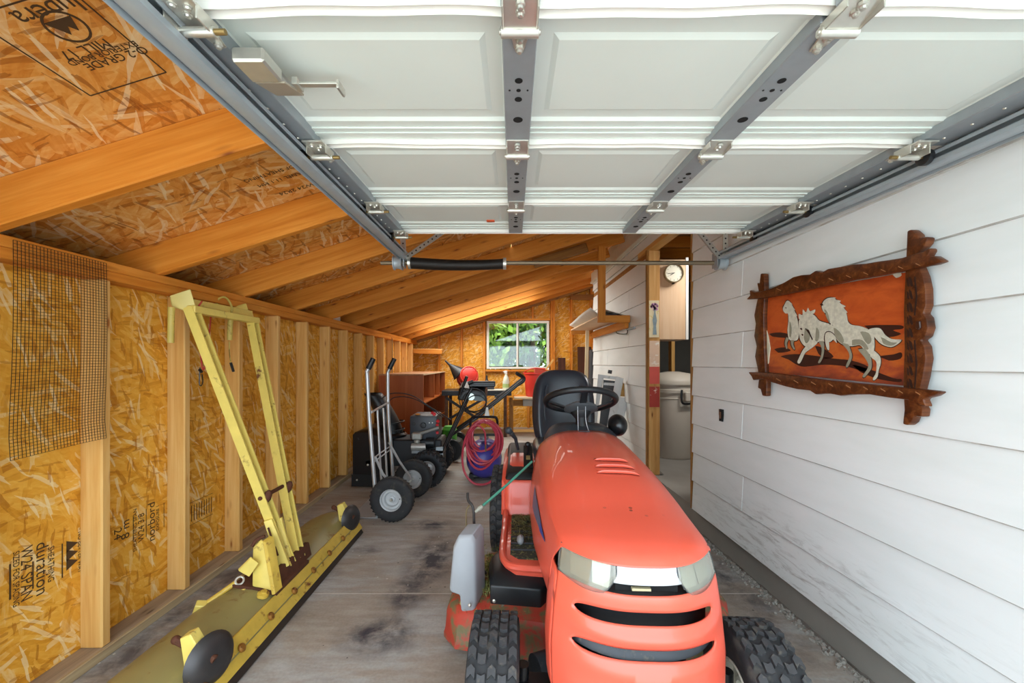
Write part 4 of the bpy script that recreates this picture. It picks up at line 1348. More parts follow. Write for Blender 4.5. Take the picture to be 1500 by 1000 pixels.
m = MB().cyl((-.26, .30, .155), (-.14, .36, .15), .05, n=18); m.build('deck_gauge_wheel', DGREY, TR)
# ---- mower deck
out = [(-.615, .60), (-.56, .53), (-.30, .49), (.0, .44), (.30, .47), (.50, .55), (.56, .70), (.56, .95), (.45, 1.18), (.1, 1.25), (-.25, 1.2), (-.42, 1.08), (-.55, 1.0), (-.615, .92)]
def ins(pts, d, z):
    cx = sum(p[0] for p in pts) / len(pts); cy = sum(p[1] for p in pts) / len(pts)
    return [V((cx + (p[0] - cx) * (1 - d), cy + (p[1] - cy) * (1 - d), z)) for p in pts]
m = MB().loops([ins(out, -.01, .055), ins(out, -.01, .075), ins(out, 0, .085), ins(out, .01, .165), ins(out, .04, .19), ins(out, .10, .20), ins(out, .5, .215)])
dk = m.build('mower_deck', REDD, TR, ang=40)
m = MB()
for (x, y_) in ((-.30, .70), (.12, .68)):
    m = MB()
    lo = [(-.13, -.12), (.07, -.14), (.13, -.06), (.13, .10), (.05, .16), (-.11, .15), (-.15, .05)]
    m.loops([[V((x + a, y_ + b, .20)) for a, b in lo], [V((x + a, y_ + b, .275)) for a, b in lo], [V((x + a * .86 - .01, y_ + b * .80 + .03, .300)) for a, b in lo], [V((x + a * .7 - .01, y_ + b * .62 + .03, .307)) for a, b in lo]])
    bc = m.build('belt_cover', BLACKP, TR, bevel=.006, seg=2)
    MB().sph((x - .02, y_ + .05, .306), .022, (1.4, .9, .5)).build('cover_knob', DGREY, bc)
    MB().sph((x - .115, y_ - .115, .215), .010).build('cover_bolt', ZINC, bc)
MB().box((-.33, .565, .2005), (.11, .055, .004), (.12, .02, -.12)).build('worn_label', plain('worn_label', '8d8d80', .7, var=.5, vs_=90, dirt='2c2a24', dirt_amt=.8, dirt_scale=70), TR)
gr = MB()
for k in range(1500):
    if k % 3:
        x, y_, z = -rg.uniform(.40, .47) - .02 * rg.random(), rg.uniform(.62, .95), .205 + .03 * rg.random()
    else:
        x, y_, z = -rg.uniform(.14, .56), rg.uniform(.52, 1.1), .20
    R = Euler((rg.random() * 2, rg.random() * 2, rg.random() * 6)).to_matrix(); L = rg.uniform(.006, .018)
    gr.add([V((x, y_, z)) + R @ V(q) for q in ((-L, 0, 0), (0, -.0016, .001), (L, 0, 0), (0, .0016, .001))], [(0, 1, 2, 3)])
g = gr.build('grass_clippings', leafmat('green_clippings', '4d5a2a', 'a8a060'), TR); g['kind'] = 'stuff'
# grey discharge deflector folded up
pts = [(672, 783), (664, 800), (658, 862), (661, 866), (674, 870), (676, 893), (680, 897), (696, 896), (699, 880), (697, 790), (692, 782)]
def tl(p):      # a world point in the tractor's own axes
    return TR_INV @ p
bpy.context.view_layer.update()
TR_INV = TR.matrix_world.inverted()
fr0 = [tl(at(a, b, 1.58)) for a, b in pts]
cxm = sum((p.x for p in fr0)) / len(fr0)
fr1 = [V((p.x + .022, p.y + .11, p.z + .0)) for p in fr0]
fr00 = [V((cxm + (p.x - cxm) * .86, p.y - .012, .3 + (p.z - .3) * .93)) for p in fr0]
df = MB().loops([fr00, fr0, fr1]).build('discharge_deflector', GREYP, TR, bevel=.004, ang=30)
MB().sph(tl(at(688, 886, 1.55)), .007).build('deflector_bolt', ZINC, df)
# bent lever rod and its bracket
q = [(694, 842, 1.72), (694, 752, 1.72), (686, 733, 1.74), (685, 722, 1.76)]
MB().tube(catmull([tl(at(*p)) for p in q], 4), .0062, 8).build('lever_rod', IRON, TR)
q = [(684, 800, 1.80), (683, 752, 1.80), (687, 740, 1.79)]
MB().tube(catmull([tl(at(*p)) for p in q], 4), .0035, 8).build('spring_rod', plain('tan_rod', '8a7a5a', .6, .3), TR)
m = MB().tube([tl(at(706, 850, 1.75)), tl(at(705, 798, 1.75))], .010, 8).tube([tl(at(696, 840, 1.74)), tl(at(712, 838, 1.76))], .008, 8)
m.build('rod_bracket', BLACKM, TR)

# teal cord that holds the deflector up
a, b = at(703, 744, 1.72), at(779, 676, 1.98)
tc_ = thing('tie_cord', 'teal cord tying the tractor lever rod to the hood', 'cord', a)
MB().tube([p - a for p in [a, lerp(a, b, .5) + V((0, 0, -.004)), b]], .0058, 8).build('cord', plain('teal_cord', '4f9d86', .6, var=.2, vs_=60), tc_)
MB().tube([V((-.02, 0, -.016)), V((0, 0, 0)), V((.012, 0, .010))], [.006, .010, .007], 8).build('cord_end', plain('frayed_end', '9c9a8c', .7), tc_)

# ================================================================== snow plough blade
PL = thing('snow_plow', 'yellow steel snow plough blade lying by the left wall, push frame leaning on studs', 'plow', (-1.2, 1.97, 0))
PO = PL.location
def P(m, name, mat, parent=None, **kw):
    bmesh.ops.translate(m.bm, verts=m.bm.verts, vec=-PO)
    return m.build(name, mat, parent or PL, **kw)
PY0, PY1 = 1.22, 2.74
mp = [(-1.005, .070), (-1.06, .118), (-1.14, .150), (-1.23, .148), (-1.32, .105), (-1.395, .030), (-1.41, .012)]
mpc = catmull([V((a, 0, b)) for a, b in mp], 4)
def mold(u, v):
    p = mpc[int(round(v * (len(mpc) - 1)))]
    y = lerp(PY0, PY1, u)
    e = max(0, (u - .93) / .07)
    return V((p.x + .05 * e * e * (v ** 2), y, p.z - .02 * e * e * v))
md = P(MB().grid(mold, 40, len(mpc) - 1), 'moldboard', YELO, solid=.006, ang=50)
# cutting edge: dark blade with yellow backing strip and bolts
P(MB().hull([(-.985, PY0, .004), (-.972, PY0, .006), (-1.03, PY0, .098), (-1.04, PY0, .092)], [(-.985, PY1, .004), (-.972, PY1, .006), (-1.03, PY1, .098), (-1.04, PY1, .092)]), 'cutting_edge', plain('dark_blade', '3d332c', .6, .4, var=.3), bevel=.001)
P(MB().hull([(-.990, PY0 - .01, .032), (-.982, PY0 - .01, .035), (-1.035, PY0 - .01, .122), (-1.046, PY0 - .01, .116)], [(-.990, PY1 + .01, .032), (-.982, PY1 + .01, .035), (-1.035, PY1 + .01, .122), (-1.046, PY1 + .01, .116)]), 'edge_strip', YELR, bevel=.002)
nv = V((.085, 0, .052)).normalized()
for k in range(8):
    y = 1.33 + .19 * k
    P(MB().lathe([(.0165, 0), (.016, .006), (.010, .011), (1e-5, .012)], V((-1.004, y, .082)) , nv, 12), 'edge_bolt', plain('bolt_brass', 'a4702c', .5, .4, var=.3, vs_=60, dirt='5f3218', dirt_amt=.4, dirt_scale=50))
# far end plate and skid shoes
def shoe(y, big):
    s = V((-1.055, y, .0))
    br = MB().hull([s + V((.035, -.012, .10)), s + V((-.03, -.012, .135)), s + V((-.045, -.012, .235)), s + V((-.010, -.012, .25)), s + V((.02, -.012, .20))],
                   [s + V((.035, .030, .10)), s + V((-.03, .030, .135)), s + V((-.045, .030, .235)), s + V((-.010, .030, .25)), s + V((.02, .030, .20))])
    b = P(br, 'shoe_bracket', YEL, bevel=.003)
    P(MB().cyl(s + V((-.07, .01, .215)), s + V((.06, .01, .15)), .013, n=10), 'shoe_stem', RUST, b)
    P(MB().sph(s + V((-.075, .01, .217)), .014), 'stem_nut', RUST, b)
    c = s + V((.058, .015, .142)); ax_ = V((.95, -.3, .1)).normalized()
    P(MB().lathe([(1e-5, .0), (.04, .002), (.072, -.008), (.088, -.028), (.084, -.030), (.068, -.014), (.035, -.006), (1e-5, -.006)][::-1], c, ax_, 30), 'skid_shoe', IRON, b, ang=40)
shoe(1.36, 1)
shoe(2.62, 0)
# pivot: swivel plate, rusty base, gusset
P(MB().hull([(-1.03, 1.80, .115), (-1.03, 2.10, .115), (-1.20, 2.02, .165), (-1.22, 1.78, .165)], [(-1.03, 1.80, .135), (-1.03, 2.10, .135), (-1.20, 2.02, .180), (-1.22, 1.78, .180)]), 'swivel_plate', RUST, bevel=.003)
P(MB().hull([(-1.045, 1.86, .13), (-1.045, 2.16, .13), (-1.085, 2.16, .13), (-1.085, 1.86, .13)], [(-1.06, 1.86, .20), (-1.06, 2.16, .20), (-1.085, 2.16, .20), (-1.085, 1.86, .20)]), 'pivot_angle', RUST, bevel=.003)
P(MB().lathe([(.024, 0), (.024, .012), (.012, .016), (.012, .024), (1e-5, .024)], V((-1.075, 1.77, .135)), (0.3, 0, 1), 16), 'pivot_bolt', YELR)
g0 = [at(*q) for q in ((371, 802, 1.86), (383, 791, 1.86), (389, 795, 1.86), (400, 868, 1.80), (385, 866, 1.80), (370, 858, 1.80))]
P(MB().hull(g0, [p + V((-.008, .012, 0)) for p in g0]), 'gusset_plate', YEL, bevel=.002)
g1 = [at(*q) for q in ((384, 792, 1.85), (390, 794, 1.85), (403, 870, 1.79), (398, 872, 1.79))]
P(MB().hull(g1, [p + V((.006, .05, .004)) for p in g1]), 'gusset_rib', YELR, bevel=.002)
P(MB().tube(catmull([at(369, 800, 1.86), at(376, 790, 1.87), at(388, 785, 1.88)], 4), .008, 8), 'gusset_loop', RUST)
# push arms up to the wall
top_n, top_f = V((-1.515, 1.925, 1.435)), V((-1.505, 2.375, 1.425))
bot_n, bot_f = V((-1.072, 1.985, .165)), V((-1.072, 2.075, .155))
def channel(a, b, name):
    d = (b - a).normalized()
    side = V((0, 1, 0)); side = (side - d * side.dot(d)).normalized(); out_ = side.cross(d)
    if out_.x < 0: out_ = -out_
    m = MB()
    sec = [(-.024, -.022), (.024, -.022), (.024, .022), (.018, .022), (.018, -.016), (-.018, -.016), (-.018, .022), (-.024, .022)]
    m.loops([[q + side * x + out_ * y for x, y in sec] for q in (a, b)])
    return P(m, name, YEL)
ca = channel(bot_n, top_n, 'push_arm')
cb = channel(bot_f, top_f, 'push_arm')
k1, k2 = lerp(bot_n, top_n, .27), lerp(bot_f, top_f, .27)
P(MB().cyl(k1 + V((.0, -.03, 0)), k2 + V((0, .04, .01)), .010, n=10), 'arm_pin', RUST)
for p in (k1, k2):
    P(MB().lathe([(.012, -.030), (.021, -.01), (.019, .014), (.009, .03)], p + V((.018, 0, 0)), (.3, .2, 1), 12), 'rust_patch', RUST)
# inner reinforcing plate with slots
f0 = [at(*q) for q in ((386, 764, 1.93), (398, 760, 1.94), (424, 828, 1.93), (409, 836, 1.92))]
ip = P(MB().hull(f0, [p + V((-.006, .02, 0)) for p in f0]), 'arm_plate', YEL, bevel=.002)
for q in ((395, 779), (405, 807)):
    c = at(q[0], q[1], 1.92)
    P(MB().box(c, (.006, .006, .045), (0, -.32, 0)), 'plate_slot', RUST, ip)
f0 = [at(*q) for q in ((404, 762, 1.99), (412, 758, 2.0), (428, 822, 1.99), (418, 826, 1.98))]
P(MB().hull(f0, [p + V((-.004, .02, 0)) for p in f0]), 'arm_plate', YEL, bevel=.002)
# top: corner plates, cross bar, hanging grips
g0 = [at(*q) for q in ((249, 433, 1.87), (279, 423, 1.90), (288, 452, 1.92), (281, 458, 1.92), (253, 449, 1.88))]
P(MB().hull(g0, [p + V((-.012, .01, 0)) for p in g0]), 'corner_plate', plain('plow_yellow_scraped', 'dcca78', .5, var=.15, dirt='6b6350', dirt_amt=.22, dirt_scale=14), bevel=.003)
P(MB().beam(top_n + V((.01, -.02, -.01)), top_f + V((.01, .02, -.005)), .05, .035), 'cross_bar', YEL, bevel=.003)
P(MB().beam(top_n + V((-.02, .0, .02)), top_f + V((-.02, .03, .03)), .012, .05), 'cross_bar_lip', YEL, bevel=.002)
g0 = [at(*q) for q in ((344, 450, 2.36), (361, 444, 2.38), (365, 456, 2.38), (364, 471, 2.38), (341, 466, 2.36))]
P(MB().hull(g0, [p + V((-.03, .012, 0)) for p in g0]), 'corner_plate', YEL, bevel=.003)
GRIP = plain('yellow_grip', 'c9b257', .5, var=.2, dirt='8a7436', dirt_amt=.3)
P(MB().cyl(at(251, 450, 1.86), at(250, 502, 1.86), .0135, n=14), 'hanging_grip', GRIP)
P(MB().cyl(at(338, 461, 2.22), at(336, 498, 2.22), .0135, n=14), 'hanging_grip', GRIP)
P(MB().tube(catmull([at(317, 446, 2.22), at(320, 438, 2.22), at(328, 435, 2.22), at(335, 440, 2.22), at(340, 452, 2.22), at(338, 462, 2.22)], 5), .0055, 8), 'grip_hook', GRIP)
# angle rod with eye bolt and tag lying on the blade
ra, rb = at(296, 888, 1.72), at(347, 852, 1.80)
rod = P(MB().tube([ra, rb], .011, 10), 'angle_rod', YELR)
P(MB().box(ra + V((-.004, -.006, .0)), (.040, .035, .045), (.3, .3, .5)), 'rod_end_clip', YEL, rod, bevel=.003)
ec = at(351, 850, 1.80)
P(MB().lathe([(.016 + .0045 * math.cos(t * PI / 4), .0045 * math.sin(t * PI / 4)) for t in range(8)], ec, (.4, -.8, .5), 18, True), 'eye_bolt', ZINC, rod)
g0 = [at(*q) for q in ((349, 836, 1.80), (368, 817, 1.81), (379, 825, 1.81), (365, 845, 1.80))]
tg = P(MB().hull(g0, [p + V((-.01, .012, .002)) for p in g0]), 'hook_plate', YEL, rod, bevel=.002)
P(MB().hull([at(*q) for q in ((343, 866, 1.78), (358, 862, 1.78), (359, 873, 1.77), (350, 878, 1.77), (338, 873, 1.77))], [at(*q) + V((0, .02, -.006)) for q in ((343, 866, 1.78), (358, 862, 1.78), (359, 873, 1.77), (350, 878, 1.77), (338, 873, 1.77))]), 'swivel_patch', YEL, rod)

# ---- red bungee with black hooks hanging from the frame
b0 = at(298, 470, 2.0)
bu = thing('bungee_cord', 'thin red bungee cord with black hooks hanging from the plough frame', 'bungee cord', b0)
BR = plain('red_cord', 'b8382c', .7, var=.3, vs_=90)
pth = [at(*q) for q in ((296, 441, 1.94), (289, 451, 1.95), (283, 462, 1.96), (289, 459, 1.96), (302, 455, 2.05), (314, 444, 2.12), (309, 452, 2.10), (308, 475, 2.05), (302, 520, 2.02), (299, 540, 2.0), (296, 536, 2.0), (293, 510, 2.0), (290, 480, 1.97), (288, 458, 1.95))]
MB().tube([p - b0 for p in catmull(pth, 5)], .0035, 7).build('cord', BR, bu)
MB().tube([p - b0 for p in catmull([at(*q) for q in ((300, 536, 2.0), (299, 523, 2.0), (303, 522, 2.0), (303, 527, 2.0))], 4)], .0028, 7).build('hook', BLACKM, bu)
MB().tube([p - b0 for p in catmull([at(*q) for q in ((293, 538, 2.0), (292, 560, 2.0), (294, 565, 2.0), (297, 560, 2.0), (296, 548, 2.0))], 4)], .0026, 7).build('hook', BLACKM, bu)
MB().cyl(at(292, 541, 2.0) - b0, at(296, 545, 2.0) - b0, .007, n=9).build('crimp', BLACKM, bu)
b1 = at(339, 503, 2.2)
ye = thing('hanging_strap', 'pale strap end with black tip hanging below the right plough grip', 'strap', b1)
MB().tube([p - b1 for p in catmull([at(336, 500, 2.215), at(336, 515, 2.22), at(338, 530, 2.24)], 4)], .003, 6).build('strap', GRIP, ye)
MB().cyl(at(338, 531, 2.24) - b1, at(342, 544, 2.26) - b1, .007, n=9).build('strap_tip', BLACKP, ye)

# ================================================================== hand truck
HT = thing('hand_truck', 'silver two-wheeled hand truck with black grips and fat pneumatic tyres', 'hand truck', (-.97, 3.2, 0))
HO = HT.location
def H(m, name, mat, parent=None, **kw):
    bmesh.ops.translate(m.bm, verts=m.bm.verts, vec=-HO)
    return m.build(name, mat, parent or HT, **kw)
for (yt, px0, px1, px2) in ((2.98, 548, 541, 536), (3.42, 573, 569, 567)):
    q = [at(px0 + 4, 748 if yt < 3 else 708, yt), at(px0, 700 if yt < 3 else 660, yt), at(px1, 610, yt), at(px1 - 3 if yt < 3 else px1 - 1, 552, yt), at(px2 + 1, 545, yt)]
    q[0].z = .05
    H(MB().tube(catmull(q, 5), .0145, 12), 'side_tube', SILV)
    top_ = q[-1]
    g1 = at(px2 + 11 if yt < 3 else px2 + 11, 525 if yt < 3 else 525, yt)
    H(MB().tube([top_, lerp(top_, g1, .35)], .0145, 12), 'tube_bend', SILV)
    H(MB().tube([lerp(top_, g1, .25), g1], [.020, .020], 14), 'grip', BLACKP)
def between(y, z, xoff=0.0):
    t = z / 1.05
    return V((lerp(-.955, -1.012, t) + xoff, y, z))
for k, y in enumerate((3.12, 3.27)):
    H(MB().tube([between(y, .10), between(y, .80)], .0085, 10), 'middle_rod', SILV)
H(MB().tube([between(2.98, .80), between(3.42, .83)], .0085, 10), 'cross_bar', SILV)
H(MB().tube([between(2.98, .46), between(3.42, .46)], .005, 8), 'cross_bar', SILV)
H(MB().tube([between(2.98, .43), between(3.42, .43)], .005, 8), 'cross_bar', SILV)
H(MB().bb((-1.16, 2.99, .004), (-.955, 3.41, .012)), 'toe_plate', SILV)
H(MB().hull([(-.965, 2.985, .01), (-.955, 2.985, .01), (-.955, 2.985, .10), (-.965, 2.985, .10)], [(-.965, 3.415, .01), (-.955, 3.415, .01), (-.955, 3.415, .10), (-.965, 3.415, .10)]), 'toe_riser', GALV)
WR = .163
for (yt, wx, zt) in ((3.04, -.835, .46), (3.40, -.80, .50)):
    H(MB().tube([between(yt - .03, zt), V((wx - .10, yt, .33)), V((wx - .005, yt + .02, WR + .02)), V((wx, yt + .02, WR))], .010, 10), 'axle_brace', SILV)
H(MB().cyl((-.835, 2.92, WR), (-.80, 3.52, WR), .008, n=10), 'axle', ZINC)
def htwheel(c, axv):
    w, R, rim = .082, WR, .078
    prof = [(rim, -w * .36), (rim + .01, -w * .44), (R * .80, -w * .5), (R * .93, -w * .45), (R * .99, -w * .26), (R, 0), (R * .99, w * .26), (R * .93, w * .45), (R * .80, w * .5), (rim + .01, w * .44), (rim, w * .36)]
    t = H(MB().lathe(prof, c, axv, 40, True), 'tyre', RUB, ang=50)
    m = MB()
    u0 = V(axv).normalized(); e1 = u0.orthogonal().normalized(); e2 = u0.cross(e1)
    for k in range(34):
        a = 2 * PI * k / 34
        rad = e1 * math.cos(a) + e2 * math.sin(a); tan = -e1 * math.sin(a) + e2 * math.cos(a)
        for s in (-1, 1):
            p = V(c) + rad * (R * .992) + u0 * s * w * .22
            M3 = Matrix((u0, tan, rad)).transposed()
            m.box(p, (w * .34, .010, .003), M3 @ Matrix.Rotation(.5 * s, 3, 'Z'))
    H(m, 'tread', RUB, t)
    for s in (-1, 1):
        pr = [(1e-5, w * .32), (.010, w * .32), (.012, w * .22), (.022, w * .20), (.024, w * .02), (rim * .45, -w * .06), (rim * .62, -w * .05), (rim * .68, w * .16), (rim * .72, w * .20), (rim * .90, w * .20), (rim * .93, w * .30), (rim * 1.0, w * .42), (rim + .004, w * .44), (rim + .002, w * .36)]
        H(MB().lathe(pr, c, V(axv) * s, 30), 'rim', RIMG, t, ang=40)
    e = V(axv) * -1
    H(MB().lathe([(rim * .60, -.001), (rim * .63, .001), (rim * .66, -.001), (rim * .63, -.003)], V(c) - u0 * (-w * .045), -u0, 26, True), 'rim_groove', plain('groove_grey', '6a6c70', .5), t)
    H(MB().lathe([(1e-5, .010), (.008, .009), (.011, .0)], V(c) - u0 * (w * .32), -u0, 8), 'axle_nut', ZINC, t)
    for k in range(3):
        a = k * 2.1 + .7
        H(MB().lathe([(.004, 0), (.004, .004), (1e-5, .005)], V(c) - u0 * .0165 + (e1 * math.cos(a) + e2 * math.sin(a)) * rim * .80, -u0, 8), 'rim_bolt', ZINC if k else HOLE, t)
av = V((.035, .6, 0)).normalized()
htwheel(V((-.835, 2.955, WR)), av)
htwheel(V((-.800, 3.485, WR)), av)

# ================================================================== snow blower
SB = thing('snow_blower', 'black two-stage snow blower with chute, grey engine and knobbly tyres', 'snow blower', (-1.1, 4.0, 0))
BO = SB.location
def S(m, name, mat, parent=None, **kw):
    bmesh.ops.translate(m.bm, verts=m.bm.verts, vec=-BO)
    return m.build(name, mat, parent or SB, **kw)
BY0, BY1 = 3.72, 4.38
sec = [(-1.42, .03), (-1.42, .50), (-1.40, .52), (-1.30, .52), (-1.16, .47), (-1.10, .36), (-1.10, .10), (-1.14, .03)]
for y in (BY0, BY1):
    sp_ = S(MB().hull([(x, y, z) for x, z in sec], [(x, y + .008, z) for x, z in sec]), 'side_plate', BLACKM, bevel=.002)
    for (x, z) in ((-1.37, .46), (-1.17, .40), (-1.38, .08), (-1.15, .10), (-1.28, .22)):
        S(MB().lathe([(.010, 0), (.009, .004), (1e-5, .006)], V((x, y, z)), (0, -1, 0), 10), 'plate_bolt', ZINC if z < .3 else BLACKP, sp_)
    S(MB().hull([(-1.43, y - .004, .02), (-1.10, y - .004, .02), (-1.10, y - .004, .13), (-1.43, y - .004, .13)], [(-1.43, y - .001, .02), (-1.10, y - .001, .02), (-1.10, y - .001, .13), (-1.43, y - .001, .13)]), 'skid_plate', plain('skid_black', '1a1a1a', .5, .3), sp_)
hs = sec[2:]
rings = []
m = MB()
m.grid(lambda u, v: V((interp(v * 5, [(i, p[0]) for i, p in enumerate(hs)]), lerp(BY0, BY1, u), interp(v * 5, [(i, p[1]) for i, p in enumerate(hs)]))), 2, 5)
S(m, 'auger_housing', BLACKM, solid=.005)
# auger: helical ribbon
def aug(u, v):
    a = u * 6 * PI
    r = lerp(.10, .19, v)
    return V((-1.28 + r * math.cos(a), lerp(BY0 + .03, BY1 - .03, u), .24 + r * math.sin(a)))
S(MB().grid(aug, 70, 2), 'auger', plain('auger_black', '222222', .5, .4), solid=.004)
S(MB().cyl((-1.28, BY0, .24), (-1.28, BY1, .24), .02), 'auger_shaft', IRON)
# chute
def chute(u, v):
    ang_ = lerp(-.35 * PI, 1.35 * PI, v)
    lean = u ** 1.6
    cx, cz = lerp(-1.16, -1.36, lean), lerp(.42, .86, u)
    w1 = lerp(.115, .085, u); w2 = lerp(.115, .09, u)
    return V((cx + w1 * math.cos(ang_ - PI / 2 - .0), 4.10 + w2 * math.sin(ang_ - PI / 2), cz))
ch = S(MB().grid(chute, 16, 24), 'chute', BLACKP, solid=.006, ang=60)
pts = [chute(k / 16, 1.0) + V((.004, 0, 0)) for k in range(17)]
for zz in (.48, .56):
    S(MB().lathe([(.124, -.006), (.132, -.004), (.132, .004), (.124, .006)], V((-1.165, 4.10, zz)), (-.1, 0, 1), 28, True), 'chute_ring', BLACKP, ch)
cap = [(-1.30, .80), (-1.24, .82), (-1.20, .74), (-1.17, .66), (-1.12, .56), (-1.06, .46), (-1.10, .46), (-1.18, .60), (-1.25, .70)]
S(MB().hull([(x, 4.02, z) for x, z in cap], [(x, 4.18, z) for x, z in cap]), 'chute_cover', plain('chute_grey', '34383d', .4), ch, bevel=.01)
S(MB().tube(catmull([(-1.30, 4.05, .78), (-1.15, 4.05, .86), (-.95, 4.05, .84), (-.75, 4.03, .72), (-.55, 4.02, .60)], 6), .005, 8), 'chute_cable', BLACKP)
S(MB().tube(catmull([(-1.22, 4.03, .70), (-1.12, 4.03, .82), (-.90, 4.03, .80), (-.62, 4.02, .62)], 6), .0045, 8), 'chute_cable', BLACKP)
S(MB().lathe([(.13, .36), (.14, .40), (.14, .44), (.12, .46)], V((-1.15, 4.10, 0)), (0, 0, 1), 26), 'impeller_neck', BLACKM)
# engine
ENG = plain('engine_grey', '3f444b', .45, var=.15)
ex0, ex1, ey0, ey1 = -.935, -.665, 3.90, 4.22
en = S(MB().bb((ex0, ey0, .42), (ex1, ey1, .655)), 'engine_cover', ENG, bevel=.022, seg=2)
S(MB().cyl((-.89, ey0 - .004, .575), (-.89, ey0 + .01, .575), .020, n=16), 'cover_dial', BLACKP, en)
S(MB().lathe([(1e-5, .012), (.025, .010), (.03, .0)], V((-.80, ey0 - .002, .56)), (0, -1, 0), 16), 'recoil_vent', BLACKP, en)
for (x, z, mt) in ((-.74, .585, WHITE), (-.71, .585, WHITE)):
    S(MB().cyl((x, ey0 - .004, z), (x, ey0, z), .006, n=8), 'cover_screw', mt, en)
S(MB().tube([(-.88, ey0 - .05, .47), (-.64, ey0 - .05, .545)], .016, 10), 'control_arm', plain('grey_arm', '8c8b86', .5), en)
S(MB().bb((-.90, ey0 - .08, .43), (-.80, ey0 + .02, .50)), 'carburettor', plain('cast_alu', 'b2b0a8', .45, .5, var=.3, vs_=50), en, bevel=.012)
S(MB().cyl((-.90, ey0 - .05, .36), (-.76, ey0 - .05, .36), .038, n=16), 'muffler', plain('cast_alu2', 'c4c2bc', .4, .5, var=.2, vs_=50), en)
S(MB().cyl((-.76, ey0 - .05, .40), (-.68, ey0 - .05, .40), .05, n=16), 'starter_motor', BLACKP, en)
S(MB().sph((-.85, ey0 - .05, .41), .03), 'cast_boss', plain('cast_alu3', 'a8a69e', .45, .5), en)
REDK = plain('red_knob', 'd4313a', .4)
for p, r in (((-.69, ey0 - .01, .67), .016), ((-.715, ey0 + .02, .678), .014), ((-.655, ey0 - .01, .60), .016), ((-.66, ey0 - .015, .565), .014), ((-.66, ey0 - .015, .49), .014)):
    S(MB().lathe([(1e-5, .012), (r, .008), (r * 1.1, -.004), (r * .5, -.012)], V(p), (.2, -.8, .5), 12), 'red_knob', REDK, en)
S(MB().sph((-.86, ey0 + .03, .665), .016, (1.6, 1, .5)), 'orange_cap', plain('orange_cap', 'd98a2a', .5), en)
S(MB().bb((-1.10, 3.90, .16), (-.62, 4.20, .42)), 'gear_case', plain('case_charcoal', '22252a', .5, var=.2), bevel=.012)
S(MB().bb((-.90, 3.84, .30), (-.60, 3.92, .325)), 'chassis_rail', GALV)
def sbwheel(y):
    c = V((-.735, y, .168)); R, w, rim = .168, .13, .078
    prof = [(rim, -w * .36), (rim + .01, -w * .44), (R * .78, -w * .5), (R * .92, -w * .46), (R * .96, -w * .26), (R * .965, 0), (R * .96, w * .26), (R * .92, w * .46), (R * .78, w * .5), (rim + .01, w * .44), (rim, w * .36)]
    t = S(MB().lathe(prof, c, (0, 1, 0), 40, True), 'tyre', plain('snow_tyre', '1d2026', .6, var=.2, vs_=50), ang=50)
    m = MB()
    for k in range(22):
        for s in (-1, 1):
            a = 2 * PI * (k + (.5 if s > 0 else 0)) / 22
            rad = V((math.cos(a), 0, math.sin(a))); tan = V((-math.sin(a), 0, math.cos(a)))
            M3 = Matrix((V((0, 1, 0)), tan, rad)).transposed() @ Matrix.Rotation(.6 * s, 3, 'Z')
            m.box(c + rad * (R * .955) + V((0, s * w * .26, 0)), (w * .46, .018, .026), M3)
            m.box(c + rad * (R * .93) + V((0, s * w * .47, 0)), (.012, .020, .030), M3)
    S(m, 'tread', RUB, t)
    S(MB().lathe([(1e-5, .030), (.014, .030), (.016, .016), (.03, .012), (rim * .6, .004), (rim * .7, .022), (rim * .92, .028), (rim, .045), (rim + .004, .050), (rim + .003, .040)], c, (0, -1, 0), 28), 'rim', RIMG, t, ang=40)
sbwheel(3.80); sbwheel(4.32)
# handle bars, control panel
for y in (3.86, 4.24):
    S(MB().tube([(-.66, y, .20), (-.60, y, .34), (-.36, y, .86), (-.32, y, .93)], .0145, 10), 'handle_bar', BLACKM)
S(MB().bb((-.665, 3.84, .18), (-.60, 3.87, .36)), 'handle_bracket', GALV)
S(MB().hull([(-.47, 3.90, .80), (-.18, 3.90, .80), (-.18, 4.22, .86), (-.47, 4.22, .86)], [(-.45, 3.90, .93), (-.20, 3.90, .90), (-.20, 4.22, .97), (-.45, 4.22, .98)]), 'control_panel', BLACKP, bevel=.015)
S(MB().cyl((-.33, 3.87, .84), (-.33, 3.905, .84), .035, n=20), 'headlight', plain('lamp_clear', 'c8d4d0', .15, .3))
S(MB().bb((-.30, 3.89, .80), (-.20, 3.905, .85)), 'panel_plate', plain('panel_grey', '5b6a6a', .4))
S(MB().tube([(-.44, 3.88, .86), (-.37, 3.86, 1.04)], [.012, .016], 10), 'clutch_lever', BLACKP)
S(MB().tube([(-.36, 3.87, .97), (-.31, 3.87, .99)], .018, 10), 'lever_knob', BLACKP)
S(MB().bb((-.36, 3.95, .93), (-.10, 4.10, .985)), 'control_hood', BLACKP, bevel=.008)
for k in range(2):
    S(MB().bb((-.35, 3.945, .942 + .018 * k), (-.105, 3.95, .948 + .018 * k)), 'hood_rib', plain('rib_grey', '5a5e62', .4))
for k, (r, dx, dz) in enumerate(((.10, 0, 0), (.085, .02, -.03), (.115, -.01, .01))):
    ring = [(-.30 + dx + r * 1.15 * math.cos(t * PI / 12), 3.855 - .004 * k, .80 + dz + r * math.sin(t * PI / 12)) for t in range(24)]
    S(MB().tube(ring, .0048, 7, True), 'power_cord', BLACKP)
S(MB().hull([(-.185, 3.85, .70), (-.165, 3.85, .70), (-.165, 3.86, .74), (-.185, 3.86, .74)], [(-.200, 3.845, .66), (-.150, 3.845, .66), (-.155, 3.865, .69), (-.195, 3.865, .69)]), 'cord_plug', WHITE)

